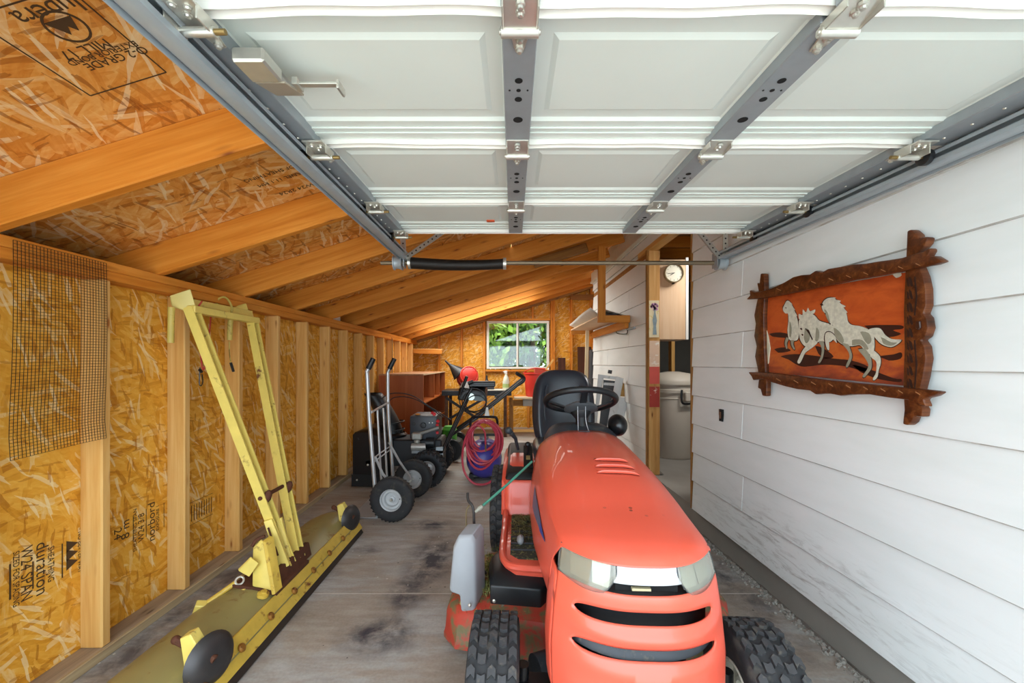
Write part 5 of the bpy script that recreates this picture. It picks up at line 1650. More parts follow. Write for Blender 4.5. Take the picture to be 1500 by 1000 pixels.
# ================================================================== push mower behind the blower
LM = thing('push_mower', 'black push mower with a green fuel tank behind the snow blower', 'lawn mower', (-.62, 5.0, 0))
LO = LM.location
def L(m, name, mat, parent=None, **kw):
    bmesh.ops.translate(m.bm, verts=m.bm.verts, vec=-LO)
    return m.build(name, mat, parent or LM, **kw)
L(MB().loops([ins([(-.98, 4.78), (-.60, 4.78), (-.54, 4.9), (-.54, 5.15), (-.60, 5.26), (-.98, 5.26)], d_, z) for d_, z in ((0, .08), (.0, .16), (.08, .2), (.3, .22))]), 'deck', plain('black_deck', '1c1f1d', .5, var=.2))
L(MB().lathe([(.13, .2), (.13, .30), (.11, .34), (.05, .36), (1e-5, .36)], V((-.82, 5.02, 0)), (0, 0, 1), 24), 'engine', BLACKP)
L(MB().lathe([(.09, .20), (.09, .36), (.06, .40), (1e-5, .40)], V((-.68, 4.88, 0)), (0, 0, 1), 20), 'fuel_tank', plain('green_tank', '4fae3c', .4, var=.2))
for x in (-.87, -.64):
    for y in (4.74, 5.30):
        t = L(MB().lathe([(.06, -.022), (.125, -.022), (.135, 0), (.125, .022), (.06, .022)], V((x, y, .135)), (0, 1, 0), 26, True), 'wheel', BLACKP)
        L(MB().lathe([(1e-5, .02), (.02, .02), (.03, .01), (.062, .012), (.066, .02)], V((x, y, .135)), (0, -1, 0), 22), 'hubcap', DGREY, t)
for y in (4.78, 5.20):
    p = [V((-.74, y, .24)), V((-.335, y, .515)), at(759, 563, 4.78) + V((0, y - 4.78, 0))]
    hb = L(MB().tube(p, .018, 10), 'handle_tube', BLACKM)
    dy = V((0, y - 4.78, 0))
    e = [q + dy for q in (at(759, 563, 4.78), at(766, 558, 4.78), at(767, 553, 4.78), at(757, 547, 4.78))]
    L(MB().tube(catmull(e, 4), .022, 10), 'foam_grip', BLACKP, hb)
L(MB().tube([at(700, 598, 4.76), at(746, 568, 4.76)], .004, 6), 'brake_cable', GREYP)
L(MB().bb(at(727, 580, 4.77) - V((.02, .01, .02)), at(727, 580, 4.77) + V((.03, .01, .02))), 'cable_clamp', BLACKP)
L(MB().tube(catmull([at(722, 595, 4.74), at(723, 604, 4.74), at(721, 612, 4.74)], 4), .006, 8), 'wing_bolt', WHITE)

# ================================================================== portable air tank with red hose
AT = thing('air_tank', 'purple-blue portable air tank with black carry handle', 'air tank', (-.22, 4.05, 0))
TO = AT.location
def A(m, name, mat, parent=None, **kw):
    bmesh.ops.translate(m.bm, verts=m.bm.verts, vec=-TO)
    return m.build(name, mat, parent or AT, **kw)
TC = V((-.215, 4.08, .190))
A(MB().lathe([(1e-5, -.20), (.08, -.19), (.14, -.15), (.172, -.09), (.178, 0), (.178, .15), (.17, .24), (.12, .31), (1e-5, .33)], TC, (0, 1, 0), 34), 'tank', plain('violet_enamel', '4a47a8', .35, var=.15))
A(MB().lathe([(.179, -.004), (.182, 0), (.179, .004)], TC + V((0, .0, 0)), (0, 1, 0), 34, True), 'weld_seam', plain('violet_dark', '35337c', .4))
hp = [(-.345, 4.05, .30), (-.352, 4.05, .52), (-.340, 4.05, .605), (-.30, 4.05, .622), (-.12, 4.05, .622), (-.085, 4.05, .60), (-.078, 4.05, .52), (-.085, 4.05, .30)]
A(MB().tube(catmull(hp, 4), .013, 10), 'carry_frame', BLACKM)
A(MB().bb((-.34, 4.03, .43), (-.09, 4.07, .455)), 'frame_bar', BLACKM, bevel=.004)
A(MB().tube([(-.32, 3.99, .035), (-.10, 3.99, .035)], .014, 8), 'foot', BLACKM)
A(MB().tube([(-.32, 4.3, .035), (-.10, 4.3, .035)], .014, 8), 'foot', BLACKM)
A(MB().bb((-.36, 3.98, .02), (-.30, 4.3, .06)), 'foot_pad', BLACKP); A(MB().bb((-.12, 3.98, .02), (-.06, 4.3, .06)), 'foot_pad', BLACKP)
A(MB().lathe([(.04, 0), (.05, .03), (.03, .06), (1e-5, .06)], V((-.215, 4.08, .385)), (0, 0, 1), 18), 'valve', GREYP)
hz = thing('air_hose', 'coiled red rubber air hose hung over the air tank handle', 'hose', (-.21, 3.99, .4))
HOSE = plain('red_hose', 'd0465a', .35, var=.15, vs_=40)
N = 13
pts = []
for k in range(N * 26 + 1):
    a = 2 * PI * k / 26 + PI / 2
    j = k / 26
    rx = .150 + .022 * math.sin(j * 2.1) + .008 * math.sin(j * 5)
    rz = .172 + .034 * math.sin(j * 1.9 + 1) + (.03 if int(j) % 5 == 2 else 0)
    cz = .590 - rz + .012 * math.sin(j * 4.0)
    x = -.215 + .014 * math.sin(j * 3.1) + rx * math.cos(a)
    z = cz + rz * math.sin(a)
    y = 4.02 - .020 * (j % 4) - .26 * max(0.0, .46 - z) ** .8
    pts.append(V((x, y, z)) - hz.location)
tail = [pts[-1], V((-.37, 3.93, .46)) - hz.location, V((-.412, 3.86, .30)) - hz.location, V((-.39, 3.80, .14)) - hz.location, V((-.30, 3.77, .035)) - hz.location, V((-.17, 3.77, .030)) - hz.location, V((-.07, 3.82, .10)) - hz.location]
MB().tube(pts[:-1] + catmull(tail, 6), .0105, 8).build('hose', HOSE, hz)
MB().tube(catmull([V((-.32, 3.90, .54)) - hz.location, V((-.26, 3.885, .56)) - hz.location, V((-.20, 3.88, .50)) - hz.location, V((-.19, 3.87, .38)) - hz.location], 6), .0088, 8).build('hose_end', HOSE, hz)
MB().cyl(V((-.19, 3.87, .385)) - hz.location, V((-.19, 3.868, .31)) - hz.location, .0075, n=10).build('hose_fitting', plain('brass_fitting', 'b89a5a', .35, .7), hz)

# ================================================================== things along the back
# ---- shelf unit lying against the left wall
bx0, bx1, by0, by1, bz = -1.575, -1.02, 4.98, 6.78, 1.012
BC = thing('shelf_unit', 'reddish veneer open shelf unit against the left wall', 'shelf unit', (-1.3, 5.9, 0))
CO = BC.location
def C(m, name, mat, parent=None, **kw):
    bmesh.ops.translate(m.bm, verts=m.bm.verts, vec=-CO)
    return m.build(name, mat, parent or BC, **kw)
def cpanel(name, lo, hi, axis, mat=CABW):
    lo, hi = V(lo), V(hi)
    c = (lo + hi) / 2; s = hi - lo
    if axis == 'z':      # grain upright
        m_ = frame(c - CO, (0, 0, 1), (0, 1, 0)); sz = (s.z, s.y, s.x)
    elif axis == 'y':
        m_ = frame(c - CO, (0, 1, 0), (0, 0, 1)); sz = (s.y, s.z, s.x)
    else:
        m_ = frame(c - CO, (1, 0, 0), (0, 1, 0)); sz = (s.x, s.y, s.z)
    MB().box((0, 0, 0), sz).build(name, mat, BC, bevel=.002, mtx=m_)
CABS = m_wood('cherry_side', 'b8693a', 'a95a2c', '9a4c22', rough=.4, grain=.35, knots=False)
for y in (by0, by1 - .02):
    m_ = frame(V(((bx0 + bx1) / 2, y + .01, bz / 2)) - CO, (0, 0, 1), (1, 0, 0))
    MB().box((0, 0, 0), (bz, bx1 - bx0, .02)).build('side_panel', CABS, BC, bevel=.002, mtx=m_)
cpanel('top_panel', (bx0, by0, bz), (bx1, by1, bz + .018), 'y', m_wood('dusty_veneer', 'b98a62', 'ab7a52', '966542', knots=False))
cpanel('back_panel', (bx0, by0 + .02, .02), (bx0 + .012, by1 - .02, bz), 'y')
cpanel('bottom_panel', (bx0, by0 + .02, .04), (bx1, by1 - .02, .06), 'y')
cpanel('shelf', (bx0 + .012, by0 + .02, .655), (bx1, by1 - .02, .675), 'y')
cpanel('shelf', (bx0 + .012, by0 + .02, .34), (bx1, by1 - .02, .36), 'y')
for y in (5.80, 6.25):
    cpanel('divider', (bx0 + .012, y, .675), (bx1 - .01, y + .018, bz), 'z')
C(MB().bb((bx1 - .002, by0, bz + .004), (bx1 + .004, by1, bz + .018)), 'worn_edge', plain('pale_edge', 'd9bf98', .6))

# ---- small plank shelf in the corner
cs_ = thing('corner_shelf', 'narrow plank shelf fixed in the back left corner', 'shelf', (-1.4, 7.1, 1.4))
lumber('plank', (-1.66, 7.07, 1.42), (-1.09, 7.07, 1.405), .24, .02, PINE, cs_)
lumber('front_rail', (-1.66, 6.955, 1.375), (-1.10, 6.955, 1.36), .02, .07, FIR, cs_)
lumber('brace', (-1.60, 7.14, 1.36), (-1.14, 7.14, 1.36), .12, .03, FIRD, cs_)

# ---- workbench with black top
wbn = thing('workbench', 'black-topped folding workbench in front of the window', 'workbench', (-.45, 6.5, 0))
WO = wbn.location
def W(m, name, mat, parent=None, **kw):
    bmesh.ops.translate(m.bm, verts=m.bm.verts, vec=-WO)
    return m.build(name, mat, parent or wbn, **kw)
W(MB().bb((-1.0, 6.28, .655), (.10, 6.85, .735)), 'bench_top', BLACKP, bevel=.004)
W(MB().bb((-.45, 6.27, .735), (.10, 6.6, .745)), 'top_board', plain('pale_board', 'd8d2c4', .6))
for (x, y) in ((-.93, 6.33), (.0, 6.33), (-.93, 6.80), (.0, 6.80)):
    W(MB().beam((x, y, 0), (x, y, .655), .05, .05, (1, 0, 0)), 'leg', m_wood('bench_leg', '6a4a35', '553a29', '3f2a1d'))
W(MB().beam((-.93, 6.31, .62), (-.45, 6.31, .30), .02, .04), 'brace', BLACKP); W(MB().beam((-.90, 6.31, .28), (-.35, 6.31, .60), .02, .04), 'brace', BLACKP)
# ---- wooden stand right of it
sb = thing('wooden_stand', 'rough wooden shelf stand below the window right of the bench', 'stand', (.35, 6.55, 0))
for (p0, p1, w_, h_) in (((.10, 6.40, 0), (.10, 6.40, .58), .04, .06), ((.62, 6.40, 0), (.62, 6.40, .58), .04, .06), ((.10, 6.85, 0), (.10, 6.85, .58), .04, .06), ((.62, 6.85, 0), (.62, 6.85, .58), .04, .06)):
    lumber('leg', p0, p1, w_, h_, FIRD, sb, up=(1, 0, 0))
lumber('top_plank', (.14, 6.42, .612), (.95, 6.42, .612), .18, .032, m_wood('pale_plank', 'e8d6bb', 'd9c2a2', 'c6ab88', knots=False), sb)
lumber('top_plank', (.14, 6.68, .612), (.95, 6.68, .612), .30, .032, FIR, sb)
lumber('rail', (.10, 6.42, .53), (.40, 6.42, .53), .03, .10, FIRD, sb); lumber('lower_rail', (.08, 6.40, .085), (.64, 6.40, .085), .03, .04, PINE, sb)
tag(MB().bb((.285, 6.345, .485), (.57, 6.55, .593)).build('grey_drawer_box', plain('grey_box', '8e8a84', .6), None, bevel=.003), 'shallow grey box fixed below the plank of the wooden stand', 'box')
# ---- red bucket with stick
rb_ = thing('red_bucket', 'red plastic bucket with a rim standing on the wooden stand', 'bucket', (.50, 6.52, .629))
REDB = plain('red_bucket_plastic', 'd8382c', .4, var=.1)
MB().lathe([(1e-5, 0), (.155, 0), (.165, .02), (.19, .36), (.205, .365), (.205, .385), (.195, .385), (.185, .36), (.16, .02), (1e-5, .012)], (0, 0, 0), (0, 0, 1), 30).build('pail', REDB, rb_, ang=40)
MB().tube(catmull([(-.20, 0, .37), (-.14, -.10, .43), (0, -.12, .46), (.14, -.10, .43), (.20, 0, .37)], 5), .008, 8).build('bail_handle', REDB, rb_)
MB().bb((-.02, -.02, .37), (.16, .12, .46)).build('red_insert', plain('dull_red', 'b94a34', .5), rb_, bevel=.01)
st_ = lumber('stick', (.58, 6.52, .95), (.79, 6.50, 1.23), .022, .03, PINE)
tag(st_, 'pale wooden stick poking out of the red bucket', 'stick')
# ---- spray bottle
sbt = thing('spray_bottle', 'translucent white spray bottle on the bench below the window', 'bottle', (.015, 6.45, .746))
MB().lathe([(1e-5, 0), (.052, 0), (.056, .01), (.056, .12), (.04, .19), (.022, .22), (.018, .25), (1e-5, .25)], (0, 0, 0), (0, 0, 1), 20).build('bottle_body', plain('milky_plastic', 'd9dcc8', .3, dirt='b9c49a', dirt_amt=.2), sbt)
MB().bb((-.03, -.014, .25), (.02, .014, .30)).build('spray_head', WHITE, sbt, bevel=.006)
MB().cyl((-.03, 0, .285), (-.05, 0, .285), .008).build('nozzle', WHITE, sbt)
MB().lathe([(.0568, .03), (.0575, .03), (.0575, .09), (.0568, .09)], (0, 0, 0), (0, 0, 1), 20, True).build('bottle_label', plain('green_label', 'a9c27a', .6), sbt)
# ---- red gas can on its side with a black funnel
gc = thing('gas_can', 'round red plastic fuel can lying on the bench', 'fuel can', (-.60, 6.45, .762))
MB().lathe([(1e-5, -.18), (.10, -.18), (.14, -.15), (.155, -.11), (.158, -.05), (.148, -.045), (.148, -.02), (.165, -.015), (.168, .06), (.178, .065), (.178, .09), (.15, .14), (1e-5, .15)], (0, 0, .182), (-.22, 1, -.25), 34).build('can_body', REDB, gc, ang=40)
MB().lathe([(.128, -.160), (.136, -.168), (.144, -.160)], (0, 0, .182), (-.22, 1, -.25), 34, True).build('can_ring', plain('red_light', 'e8574a', .35), gc)
MB().bb((-.07, -.26, .02), (.10, -.20, .09)).build('can_label', plain('pale_label', 'd8d2cc', .5), gc, bevel=.01)
fn = thing('funnel', 'black plastic funnel tilted up beside the red fuel can', 'funnel', (-.80, 6.40, 1.06))
ax_ = V((-.72, -.1, .68)).normalized()
MB().lathe([(.125, -.10), (.128, -.085), (.118, -.08), (.030, .10), (.022, .12), (.012, .22), (.008, .22), (.018, .11), (.026, .09), (.112, -.085)], (0, 0, 0), ax_, 26, True).build('cone', BLACKP, fn, ang=40)
MB().tube([-ax_ * .10 + V((.09, -.03, .0)), V((.17, -.02, -.14)), V((.16, .0, -.20))], .012, 8).build('funnel_strap', BLACKP, fn)
# ---- black work-light / ribbed case on bench
ca_ = thing('ribbed_case', 'long black ribbed tool case on the bench below the window', 'tool case', (-.28, 6.5, .745))
MB().bb((-.14, -.10, 0), (.10, .10, .105)).build('case_body', BLACKP, ca_, bevel=.006)
for k in range(3):
    MB().bb((-.14, -.106, .02 + .03 * k), (.105, -.10, .032 + .03 * k)).build('case_rib', plain('case_rib', '4b4f55', .35), ca_)
MB().lathe([(.035, 0), (.04, .02), (.02, .05), (.012, .12), (1e-5, .12)], (-.02, 0, .105), (0, 0, 1), 16).build('case_knob', BLACKP, ca_)
# ---- drooping cable on back wall stud
tag(MB().tube(catmull([(-1.64, 5.62, 1.55), (-1.585, 5.60, 1.50), (-1.582, 5.60, 1.2), (-1.583, 5.61, 1.03)], 6), .004, 7).build('hanging_cable', BLACKP), 'thin dark cable hanging down the left wall above the shelf unit', 'cable')

# ---- leaning boards in the right corner
def leaner(name, p0, p1, w, h, mat, label, cat, up=(0, -1, 0)):
    o = lumber(name, p0, p1, w, h, mat, None, up=up)
    return tag(o, label, cat)
DKB = m_wood('dark_stained_board', '5d3524', '4a281a', '351b11', knots=False)
leaner('short_board', (1.015, 7.10, 0), (1.015, 7.175, 1.265), .135, .025, DKB, 'dark stained board, the shorter and narrower one on the back wall', 'board')
leaner('tall_board', (1.42, 7.06, 0), (1.42, 7.165, 1.46), .245, .03, DKB, 'wide dark stained board leaning in the back right corner', 'board')
leaner('wooden_pole', (1.075, 5.40, 0), (1.135, 5.52, 1.62), .045, .03, m_wood('pale_pole', 'ead7b4', 'dcc59c', 'cbb086', knots=False), 'pale wooden pole propped under the hanging shelf', 'pole')
sg = tag(MB().tube([(1.36, 6.30, 0), (1.39, 6.38, .9), (1.40, 6.40, 1.37), (1.40, 6.40, 1.39)], [.055, .055, .05, .02], 14).build('rolled_mat', plain('dark_grey_roll', '3f4144', .7, var=.2)), 'dark grey rolled mat standing in the back right corner', 'roll')

# ---- hanging shelf on the house wall
hsf = thing('hanging_shelf', 'fir shelf hung from the rafters on the house wall', 'shelf', (1.12, 5.0, 1.64))
lumber('hanger_post', (.995, 4.12, 1.60), (.995, 4.12, 2.37), .075, .04, FIR, hsf, up=(0, 1, 0))
lumber('front_rail', (.96, 4.145, 1.625), (1.292, 4.145, 1.625), .035, .075, FIR, hsf)
lumber('wall_rail', (1.27, 4.17, 1.575), (1.27, 5.88, 1.575), .04, .085, FIR, hsf)
lumber('back_rail', (.96, 5.86, 1.625), (1.29, 5.86, 1.625), .035, .06, FIR, hsf)
MB().bb((.96 - 1.12, 4.165 - 5, .006), (1.29 - 1.12, 5.84 - 5, .018)).build('shelf_board', PLY, hsf)
FOAM = plain('white_foam_sheet', 'dcd8cf', .6, var=.1)
fs = thing('foam_sheet', 'curled white foam sheet lying on the hanging shelf', 'sheet', (1.1, 5.0, 1.66))
def foam(u, v):
    y = lerp(4.35, 5.80, u); x = lerp(.93, 1.27, v)
    return V((x, y, 1.662 + .20 * max(0, (.55 - v)) ** 1.6 * (1 - .35 * u) * 1.4 + .01 * math.sin(u * 5))) - fs.location
MB().grid(foam, 16, 12).build('sheet', FOAM, fs, solid=.006)
fs2 = thing('cardboard_flap', 'pale folded board propped at the front of the hanging shelf', 'board', (1.15, 4.35, 1.66))
MB().hull([V(p) - fs2.location for p in ((1.045, 4.22, 1.735), (1.275, 4.22, 1.668), (1.275, 4.6, 1.668), (1.045, 4.6, 1.735))], [V(p) - fs2.location for p in ((1.045, 4.22, 1.741), (1.275, 4.22, 1.674), (1.275, 4.6, 1.674), (1.045, 4.6, 1.741))]).build('flap', FOAM, fs2)
MB().bb((1.06 - 1.15, 4.24 - 4.35, .0), (1.20 - 1.15, 4.5 - 4.35, .03)).build('dark_box', BLACKP, fs2)

# ---- hook on the siding
hk = thing('wall_hook', 'thin black double wire hook on the siding below the hanging shelf', 'hook', (1.29, 4.4, 1.53))
q = [at(905, 483, 4.62), at(908, 488, 4.60), at(919, 489, 4.25), at(921, 483, 4.2)]
for p in q: p.x = 1.288
MB().tube([p - hk.location for p in catmull(q, 4)], .006, 8).build('hook_wire', BLACKM, hk)
MB().bb(V((1.285, 4.0, 1.515)) - hk.location, V((1.303, 4.24, 1.53)) - hk.location).build('hook_plate', GALV, hk)

# ---- white frames leaning on the far house wall
wf = thing('window_sash', 'white wooden window sash leaning on the house wall', 'window sash', (1.0, 4.3, 0))
SASH = plain('white_sash_paint', 'e6e8e8', .5, var=.1, dirt='a9a9a2', dirt_amt=.15)
def quad(pts, t, name, mat, parent, d=V((.012, .02, 0))):
    a = [at(*p) - parent.location for p in pts]
    MB().hull(a, [p + d for p in a]).build(name, mat, parent, bevel=.002)
quad([(876, 548, 4.30), (905, 552, 4.30), (904, 556, 4.30), (876, 553, 4.30)], 0, 'top_rail', SASH, wf)
quad([(876, 548, 4.30), (884, 551, 4.30), (876, 592, 4.25), (872, 640, 4.15), (868, 640, 4.15)], 0, 'stile', SASH, wf)
quad([(902, 551, 4.30), (913, 554, 4.32), (896, 640, 4.15), (886, 640, 4.15)], 0, 'stile', SASH, wf)
quad([(884, 556, 4.33), (902, 558, 4.33), (890, 640, 4.18), (876, 640, 4.18)], 0, 'screen', plain('dark_screen', '54585c', .6), wf, V((.004, .006, 0)))
quad([(885, 560, 4.315), (901, 561, 4.315), (901, 565, 4.315), (884, 564, 4.315)], 0, 'rail', SASH, wf)
tag(MB().cyl(at(893, 547, 4.36), at(894, 542, 4.36), .022, n=12).build('pipe_end', DGREY), 'dark round pipe end sticking up behind the white sash', 'pipe')
pb = thing('ply_offcut', 'small bare plywood offcut leaning behind the white sash', 'board', at(915, 572, 4.40))
quad([(911, 556, 4.42), (925, 559, 4.42), (921, 581, 4.36), (906, 580, 4.36)], 0, 'sheet', m_wood('bare_ply', 'c79b5c', 'b98c4e', 'a3773c', knots=False), pb)
pb2 = thing('white_board', 'short white painted board leaning beside the plywood offcut', 'board', at(910, 600, 4.30))
quad([(904, 581, 4.36), (920, 583, 4.36), (912, 620, 4.25), (900, 640, 4.2), (890, 640, 4.2)], 0, 'board', SASH, pb2)

# ---- pale cabinet with clock in the doorway
cb_ = thing('wall_cabinet', 'pale beech box cabinet hanging behind the doorway post', 'cabinet', (1.55, 3.9, 1.4))
CBO = cb_.location
lo, hi = at(961, 497, 3.74), at(1004, 380, 3.74)
m_ = frame(V(((lo.x + hi.x) / 2, 3.75, (lo.z + hi.z) / 2)) - CBO, (0, 0, 1), (1, 0, 0))
MB().box((0, 0, 0), (hi.z - lo.z, hi.x - lo.x, .02)).build('front_panel', PLY, cb_, bevel=.002, mtx=m_)
MB().bb(V((lo.x, 3.76, lo.z)) - CBO, V((hi.x + .03, 4.06, hi.z)) - CBO).build('cabinet_box', plain('pale_carcass', 'd9b596', .6, var=.1), cb_)
MB().bb(V((hi.x + .006, 3.742, lo.z)) - CBO, V((hi.x + .03, 3.76, hi.z + .02)) - CBO).build('side_edge', WHITE, cb_)
c = at(985, 401, 3.735)
ck = thing('wall_clock', 'round cream wall clock hung on the pale cabinet', 'clock', c)
MB().lathe([(1e-5, .02), (.082, .02), (.090, .012), (.090, -.022), (.084, -.026), (.079, -.022), (.079, -.012), (1e-5, -.012)], (0, -.022, 0), (0, 1, 0), 40).build('clock_case', plain('clock_rim', 'a99a78', .35, .3), ck, ang=40)
MB().lathe([(1e-5, -.0135), (.078, -.0135), (.078, -.0125), (1e-5, -.0125)], (0, -.022, 0), (0, 1, 0), 40).build('clock_face', plain('clock_cream', 'ece6d0', .5, var=.04), ck)
for k in range(12):
    a = k * PI / 6
    MB().box((.066 * math.sin(a), -.0365, .066 * math.cos(a)), (.003, .001, .009), (0, a, 0)).build('hour_mark', BLACKP, ck)
MB().beam((.006, -.038, .002), (-.058, -.038, -.006), .001, .004).build('minute_hand', BLACKP, ck)
MB().beam((.005, -.0385, .003), (-.034, -.0385, -.020), .001, .005).build('hour_hand', BLACKP, ck)
MB().bb((-.008, -.03, -.098), (.008, -.005, -.086)).build('clock_knob', BLACKP, ck)

# ---- beige bin with lid in the doorway
bn = thing('trash_can', 'large beige plastic bin with handle and lid in the doorway', 'bin', (1.85, 4.40, .15))
BGE = plain('beige_plastic', 'd3cabb', .5, var=.06, vs_=4)
MB().lathe([(1e-5, 0), (.20, 0), (.21, .02), (.232, .60), (.236, .70), (.250, .705), (.252, .735), (.244, .74), (.244, .80), (1e-5, .80)], (0, 0, 0), (0, 0, 1), 36).build('bin_body', BGE, bn, ang=40)
MB().lathe([(.246, .79), (.262, .79), (.262, .83), (.25, .845), (.24, .86), (.17, .905), (.06, .925), (1e-5, .925)], (0, 0, 0), (0, 0, 1), 36).build('bin_lid', plain('beige_lid', 'c9c0b0', .5, var=.06), bn, ang=40)
MB().lathe([(.237, .64), (.241, .645), (.237, .65)], (0, 0, 0), (0, 0, 1), 36, True).build('bin_band', BGE, bn)
a0 = -1.42
hp = [V((.25 * math.cos(a0 + t), .25 * math.sin(a0 + t), z)) * 1.0 for t, z in ((-.22, .74), (-.24, .66), (-.18, .60), (.18, .60), (.24, .66), (.22, .74))]
hp = [V((p.x * 1.05, p.y * 1.05, p.z)) for p in hp]
MB().tube(catmull(hp, 4), .011, 8).build('bin_handle', BLACKP, bn)
MB().box((.25 * math.cos(a0) * 1.02, .25 * math.sin(a0) * 1.02, .67), (.06, .06, .10), (0, 0, a0)).build('handle_pad', BGE, bn, bevel=.008)
# dark things behind the bin
tag(MB().bb((2.0, 5.3, .15), (2.3, 5.68, 1.05)).build('dark_chest', plain('dark_chest', '202224', .6, var=.2), None, bevel=.01), 'dark cabinet standing in the room behind the beige bin', 'cabinet')
ht_ = thing('hanging_coat', 'dark jacket hanging on the right inside the doorway', 'jacket', (1.75, 3.15, 1.2))
MB().loops([[V((r * 1.0 * math.cos(a * PI / 7), r * .35 * math.sin(a * PI / 7), z)) for a in range(14)] for z, r in ((-.45, .15), (-.3, .16), (0, .15), (.12, .10), (.16, .05))]).build('jacket_body', plain('dark_cloth', '1e1d20', .9, var=.2), ht_, ang=70)
MB().tube(catmull([(-.12, -.06, .10), (-.16, -.07, 0), (-.13, -.07, -.15), (-.14, -.07, -.35)], 5), .004, 6).build('white_piping', WHITE, ht_)

# ================================================================== wire mesh hung on the left wall
wm = thing('wire_mesh', 'square of black hardware cloth hanging on the first stud of the left wall', 'wire mesh', (XL + .006, 1.42, 1.2))
m = MB()
def mesh_pt(y, z):
    # slight belly and a curl at the bottom corner
    c = .010 * math.sin((z - .86) * 4) + .012 * max(0, (.95 - z)) / .09
    s_ = (1.58 - z) * .02
    return V((XL + .007 + c, y - s_ * (1 if y < 1.4 else .6), z + .012 * math.sin(y * 9) * (1.55 - z))) - wm.location
y0, y1, z0, z1 = 1.285, 1.585, .862, 1.562
n = int((y1 - y0) / .0105); k = int((z1 - z0) / .0105)
for i in range(n + 1):
    y = lerp(y0, y1, i / n)
    m.tube([mesh_pt(y, lerp(z0, z1, j / 10)) for j in range(11)], .00085, 4)
wv = m.build('upright_wires', plain('black_wire', '2a2018', .6, .4), wm); wv['kind'] = 'stuff'
m = MB()
for i in range(k + 1):
    z = lerp(z0, z1, i / k)
    m.tube([mesh_pt(lerp(y0, y1, j / 6), z) for j in range(7)], .00085, 4)
wv = m.build('cross_wires', plain('black_wire', '2a2018', .6, .4), wm); wv['kind'] = 'stuff'

# ================================================================== carved frame with horse picture
PX = XR - .010          # plane of the canvas
pc = thing('horse_painting', 'picture of three white running horses on red, in a carved wooden frame', 'painting', (PX, 1.66, 1.27))
PCO = pc.location
def pw(cx, cy, x=PX):
    """place on the wall plane X = x for a place in the close-up of the picture"""
    px, py = 1080 + cx / 3.334, 330 + cy / 3.334
    Y = x * 585 / (px - 740)
    return V((x, Y, CZ - (py - 532) * Y / 585))
def flat(pts, off, t, name, mat, parent=None, **kw):
    a = [pw(p[0], p[1], PX - off - t) - PCO + V((t, 0, 0)) for p in pts]
    return MB().hull(a, [p + V((-t, 0, 0)) for p in a]).build(name, mat, parent or pc, **kw)
k_ = NT('canvas_red')
tc0 = k_.n('TexCoord'); sx0 = k_.n('SeparateXYZ'); k_.l(tc0.outputs['Object'], sx0.inputs[0])
n0 = k_.noise(k_.coord((1, 6, 14)), 1.6, 6, .6, .5)
v0 = k_.math('ADD', k_.math('MULTIPLY', sx0.outputs['Z'], 1.6), k_.math('ADD', k_.math('MULTIPLY', n0, .7), .15))
k_.base(k_.ramp(v0, [(.10, '6e3428'), (.26, 'a4482a'), (.40, 'c46428'), (.52, 'b2481c'), (.70, 'c85a24'), (.92, 'a03c16')]))
k_.set(rough=.45)
cv = flat([(125, 352), (830, 228), (815, 783), (135, 716)], 0, .006, 'canvas', k_.m)
INK = plain('paint_dark', '3a1a12', .5, var=.3, vs_=60)
HORSE = plain('paint_white', 'dfdcc8', .5, var=.34, vs_=70)
HSH = plain('paint_horse_shade', '9c9a86', .5, var=.25, vs_=45)
def round_off(pts):
    q = pts[-2:] + pts + pts[:2]
    c = catmull([V((p[0], p[1], 0)) for p in q], 3)
    return [(p.x, p.y) for p in c[6:-6]]
def paint(pts, layer, mat, name, parent=cv):
    return flat(round_off(pts), .0062 + .0006 * layer, .0006, name, mat, parent)
def grow(pts, f):
    cx = sum(p[0] for p in pts) / len(pts); cy = sum(p[1] for p in pts) / len(pts)
    o_ = []
    for p in pts:
        d = V((p[0] - cx, p[1] - cy)); L_ = max(d.length, 1)
        o_.append((cx + d.x * (1 + f / L_), cy + d.y * (1 + f / L_)))
    return o_
